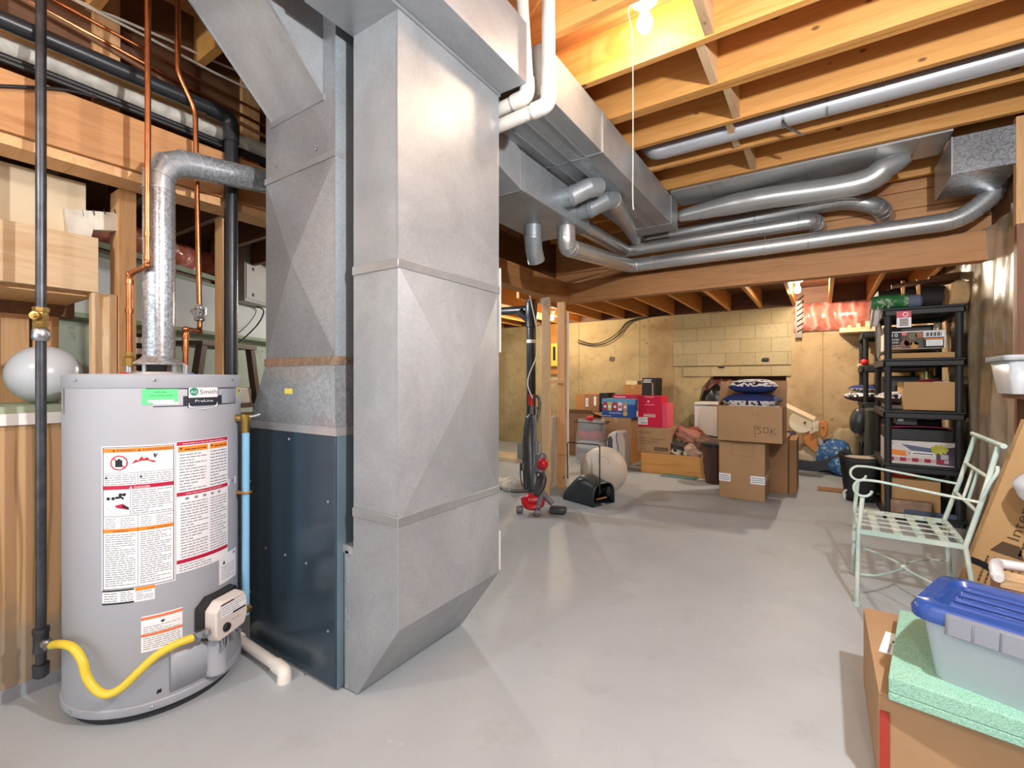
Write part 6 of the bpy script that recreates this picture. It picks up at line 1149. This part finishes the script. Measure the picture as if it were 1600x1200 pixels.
def rr_loop(x0, x1, y0, y1, rad, z, k=5):
    out = []
    for cx, cy, a0 in ((x1-rad, y0+rad, -PI/2), (x1-rad, y1-rad, 0), (x0+rad, y1-rad, PI/2), (x0+rad, y0+rad, PI)):
        for i in range(k+1): a = a0+PI/2*i/k; out.append(bp(cx+rad*math.cos(a), cy+rad*math.sin(a), z))
    return out
def loft(m, loops, cap0=True, cap1=True):
    n = len(loops[0]); vs = [p for l in loops for p in l]; fs = [(i*n+j, i*n+(j+1) % n, (i+1)*n+(j+1) % n, (i+1)*n+j) for i in range(len(loops)-1) for j in range(n)]
    if cap0: fs.append(tuple(range(n))[::-1])
    if cap1: fs.append(tuple((len(loops)-1)*n+j for j in range(n)))
    return m.add(vs, fs)
BW, BD, BH = .56, .30, .165
loft(MB(CLEARP), [rr_loop(.035, BW-.035, .03, BD-.03, .03, 0), rr_loop(.012, BW-.012, .008, BD-.008, .04, BH), rr_loop(.004, BW-.004, .0, BD, .04, BH), rr_loop(.004, BW-.004, .0, BD, .04, BH+.01)], True, False).build('tub', r, solid=.003)
m = MB(plain('bin_contents', 'd8dcdc', .8, var=.12, vs=9)); loft(m, [rr_loop(.05, BW-.05, .05, BD-.05, .03, .004), rr_loop(.04, BW-.04, .04, BD-.04, .03, .14)]); m.build('contents', r)
z_ = BH+.001; BLO = loft(MB(BLID), [rr_loop(-.012, BW+.012, -.014, BD+.014, .05, z_), rr_loop(-.014, BW+.014, -.016, BD+.016, .05, z_+.022), rr_loop(-.002, BW+.002, -.004, BD+.004, .045, z_+.042), rr_loop(.03, BW-.03, .028, BD-.028, .035, z_+.045), rr_loop(.038, BW-.038, .036, BD-.036, .03, z_+.032)]).build('lid', r, smooth=50)
m = MB(BLID)
for i in range(4): y = .065+.055*i; m.hexa([bp(.06, y-.016, z_+.032), bp(BW-.06, y-.016, z_+.032), bp(BW-.06, y+.016, z_+.032), bp(.06, y+.016, z_+.032)], [bp(.066, y-.010, z_+.044), bp(BW-.066, y-.010, z_+.044), bp(BW-.066, y+.010, z_+.044), bp(.066, y+.010, z_+.044)])
sub(m.build('lid_ribs', r, bevel=.004), BLO)
m = MB(plain('latch_grey', '7c828c', .4)); m.hexa([bp(.07, -.030, z_-.014), bp(.33, -.030, z_-.014), bp(.33, -.0165, z_-.014), bp(.07, -.0165, z_-.014)], [bp(.07, -.020, z_+.034), bp(.33, -.020, z_+.034), bp(.33, -.006, z_+.036), bp(.07, -.006, z_+.036)])
for i in range(6): x = .075+.05*i; m.hexa([bp(x-.002, -.034, z_-.012), bp(x+.002, -.034, z_-.012), bp(x+.002, -.028, z_-.012), bp(x-.002, -.028, z_-.012)], [bp(x-.002, -.024, z_+.032), bp(x+.002, -.024, z_+.032), bp(x+.002, -.018, z_+.034), bp(x-.002, -.018, z_+.034)])
sub(m.build('latch', r, bevel=.002), BLO)
# carton behind, slats, wrapped bundle
carton('cardboard_box', 'brown carton behind the blue lidded bin carrying the slat bundle', .56, .94, 2.32, 2.62, 0, .44, CARD2)
g3 = 'thin wooden slats behind the bin'
for i in range(6): tag(MB(W['palex']).beam((.545+.008*(i % 2), 2.42+.028*i, .452), (.94, 2.30+.028*i, .452), .02, .018).build('wood_strip', smooth=0), f'{ordn[i]} thin wooden slat from the front in the bundle behind the blue bin', 'slat', g3)
tag(MB(plain('white_wrap', 'e2e2e4', .35, bump=.4, bs=20)).tube(spline([(.535, 2.40, .475), (.55, 2.50, .485), (.575, 2.60, .475)], 5)+[Vector((.9, 2.62, .47))], .02, 16, rs=[.014]+[.02]*10+[.014]).build('white_wrap'), 'white plastic wrap around the end of the slat bundle', 'wrap')
# leaning flat carton
r = thing('flat_carton', 'long flat kraft carton with black print leaning against the right wall shelf', 'carton', (.7, 3.22, 0))
L1 = Vector((.262, 0, .965)); W1 = Vector((.965, 0, -.262)); P0 = Vector((.535, 3.16, .0585)); PW_ = .22; PL_ = .99
MB(KRAFT).hexa([P0, P0+W1*PW_, P0+W1*PW_+Vector((0, .06, 0)), P0+Vector((0, .06, 0))], [P0+L1*PL_, P0+L1*PL_+W1*PW_, P0+L1*PL_+W1*PW_+Vector((0, .06, 0)), P0+L1*PL_+Vector((0, .06, 0))]).build('body', r, bevel=.003)
D = Decal(plane_fn(P0+W1*PW_, L1, -W1, (0, -1, 0))); D.text(.42, .09, .06, 'Inter', BRN, 1, .17); D.print(.36, .06, .62, .085, 1, BRN, .5, 1, 3); D.print(.66, .05, .86, .13, 2, BRN, .6, 1, 5); D.build('lettering', r)
D = Decal(plane_fn(P0+W1*PW_, L1, -W1, (0, -1, 0))); D.print(.18, .04, .32, .18, 6, BRN, .5, 1, 6); D.build('fine_print', r); D = Decal(plane_fn(P0+W1*PW_, L1, -W1, (0, -1, 0))); D.poly([(.345, .05), (.405, .08), (.405, .14), (.345, .17)], BRN, 1); D.build('printed_arrow', r)
m = MB(BLACKP); sp = [P0+L1*(.27-.16*t_-.0)+W1*(PW_*t_)+Vector((0, -.002, 0))-L1*.05*math.sin(PI*t_)*-1 for t_ in [i/8 for i in range(9)]]
for p, q in zip(sp, sp[1:]): m.beam(p, q+(q-p)*.05, .03, .004, (0, 1, 0))
m.build('black_band', r, smooth=0)
r = thing('wall_shelf', 'reddish brown wooden wall shelf at the right edge carrying white bins', 'shelf', (.93, 3.4, 0)); RW = plain('reddish_wood', '7a4a34', .5, var=.25, vs=5)
MB(W['darkz']).box(.88, .925, 3.63, 3.675, 0, 2.05).build('post', r); MB(RW).box(.82, .995, 2.5, 3.62, 1.105, 1.13).build('shelf_board', r); MB(RW).box(.80, .995, 2.5, 3.08, .60, .625).build('shelf_board', r)
MB(W['darkz']).box(.94, .985, 2.5, 2.545, 0, 1.6).build('post', r)
r = thing('white_bin', 'translucent white plastic bin on the wall shelf by the right edge', 'bin', (.88, 3.42, 1.131)); TW = plain('translucent_white', 'c6cbd0', .3)
def bl(x0, x1, y0, y1, rad, z, k=4):
    out = []
    for cx, cy, a0 in ((x1-rad, y0+rad, -PI/2), (x1-rad, y1-rad, 0), (x0+rad, y1-rad, PI/2), (x0+rad, y0+rad, PI)):
        for i in range(k+1): a = a0+PI/2*i/k; out.append(Vector((cx+rad*math.cos(a), cy+rad*math.sin(a), z)))
    return out
loft(MB(TW), [bl(.785, .97, 3.28, 3.56, .03, 1.132), bl(.762, .985, 3.245, 3.59, .035, 1.30)], True, False).build('tub', r, solid=.003); loft(MB(TW), [bl(.745, .988, 3.228, 3.605, .04, 1.298), bl(.745, .988, 3.228, 3.605, .04, 1.322), bl(.765, .975, 3.25, 3.585, .035, 1.325)], False, False).build('rim', r, solid=.003)
loft(MB(plain('bin_fill', 'cfd4d8', .7)), [bl(.80, .96, 3.29, 3.55, .03, 1.137), bl(.785, .965, 3.275, 3.56, .03, 1.25)]).build('contents', r)
c = PY(1602, 748, 3.0); tag(MB(plain('clear_bag', 'dfe2e8', .15, var=.1, vs=20, bump=.7, bs=14, alpha=.85)).ball((.835, 2.97, .625+.10), (.125, .14, .095), 36, 22, (0, .1, 0), .022, 9).build('plastic_bag'), 'crinkled clear plastic bag on the lower board of the wall shelf', 'bag')
tag(MB(W['studz']).box(.955, .995, 3.95, 4.0, 0, 2.76).build('wall_stud', smooth=0), 'stud against the plastic covered right wall near the box duct', 'stud')
# ================= LIGHT =================
w = bpy.data.worlds.new('World'); bpy.context.scene.world = w; w.use_nodes = True
w.node_tree.nodes['Background'].inputs[0].default_value = (.92, .96, 1, 1); w.node_tree.nodes['Background'].inputs[1].default_value = SKY
sc = bpy.context.scene
sc.view_settings.view_transform = 'Standard'; sc.view_settings.look = 'None'; sc.view_settings.exposure = EXPO; sc.view_settings.gamma = 1
try: sc.view_settings.use_curve_mapping = False
except Exception: pass
sc.cycles.max_bounces = 7; sc.cycles.diffuse_bounces = 4; sc.cycles.glossy_bounces = 4; sc.cycles.transparent_max_bounces = 8
sc.cycles.caustics_reflective = False; sc.cycles.caustics_refractive = False; sc.cycles.sample_clamp_indirect = 6
sc.cycles.use_denoising = True
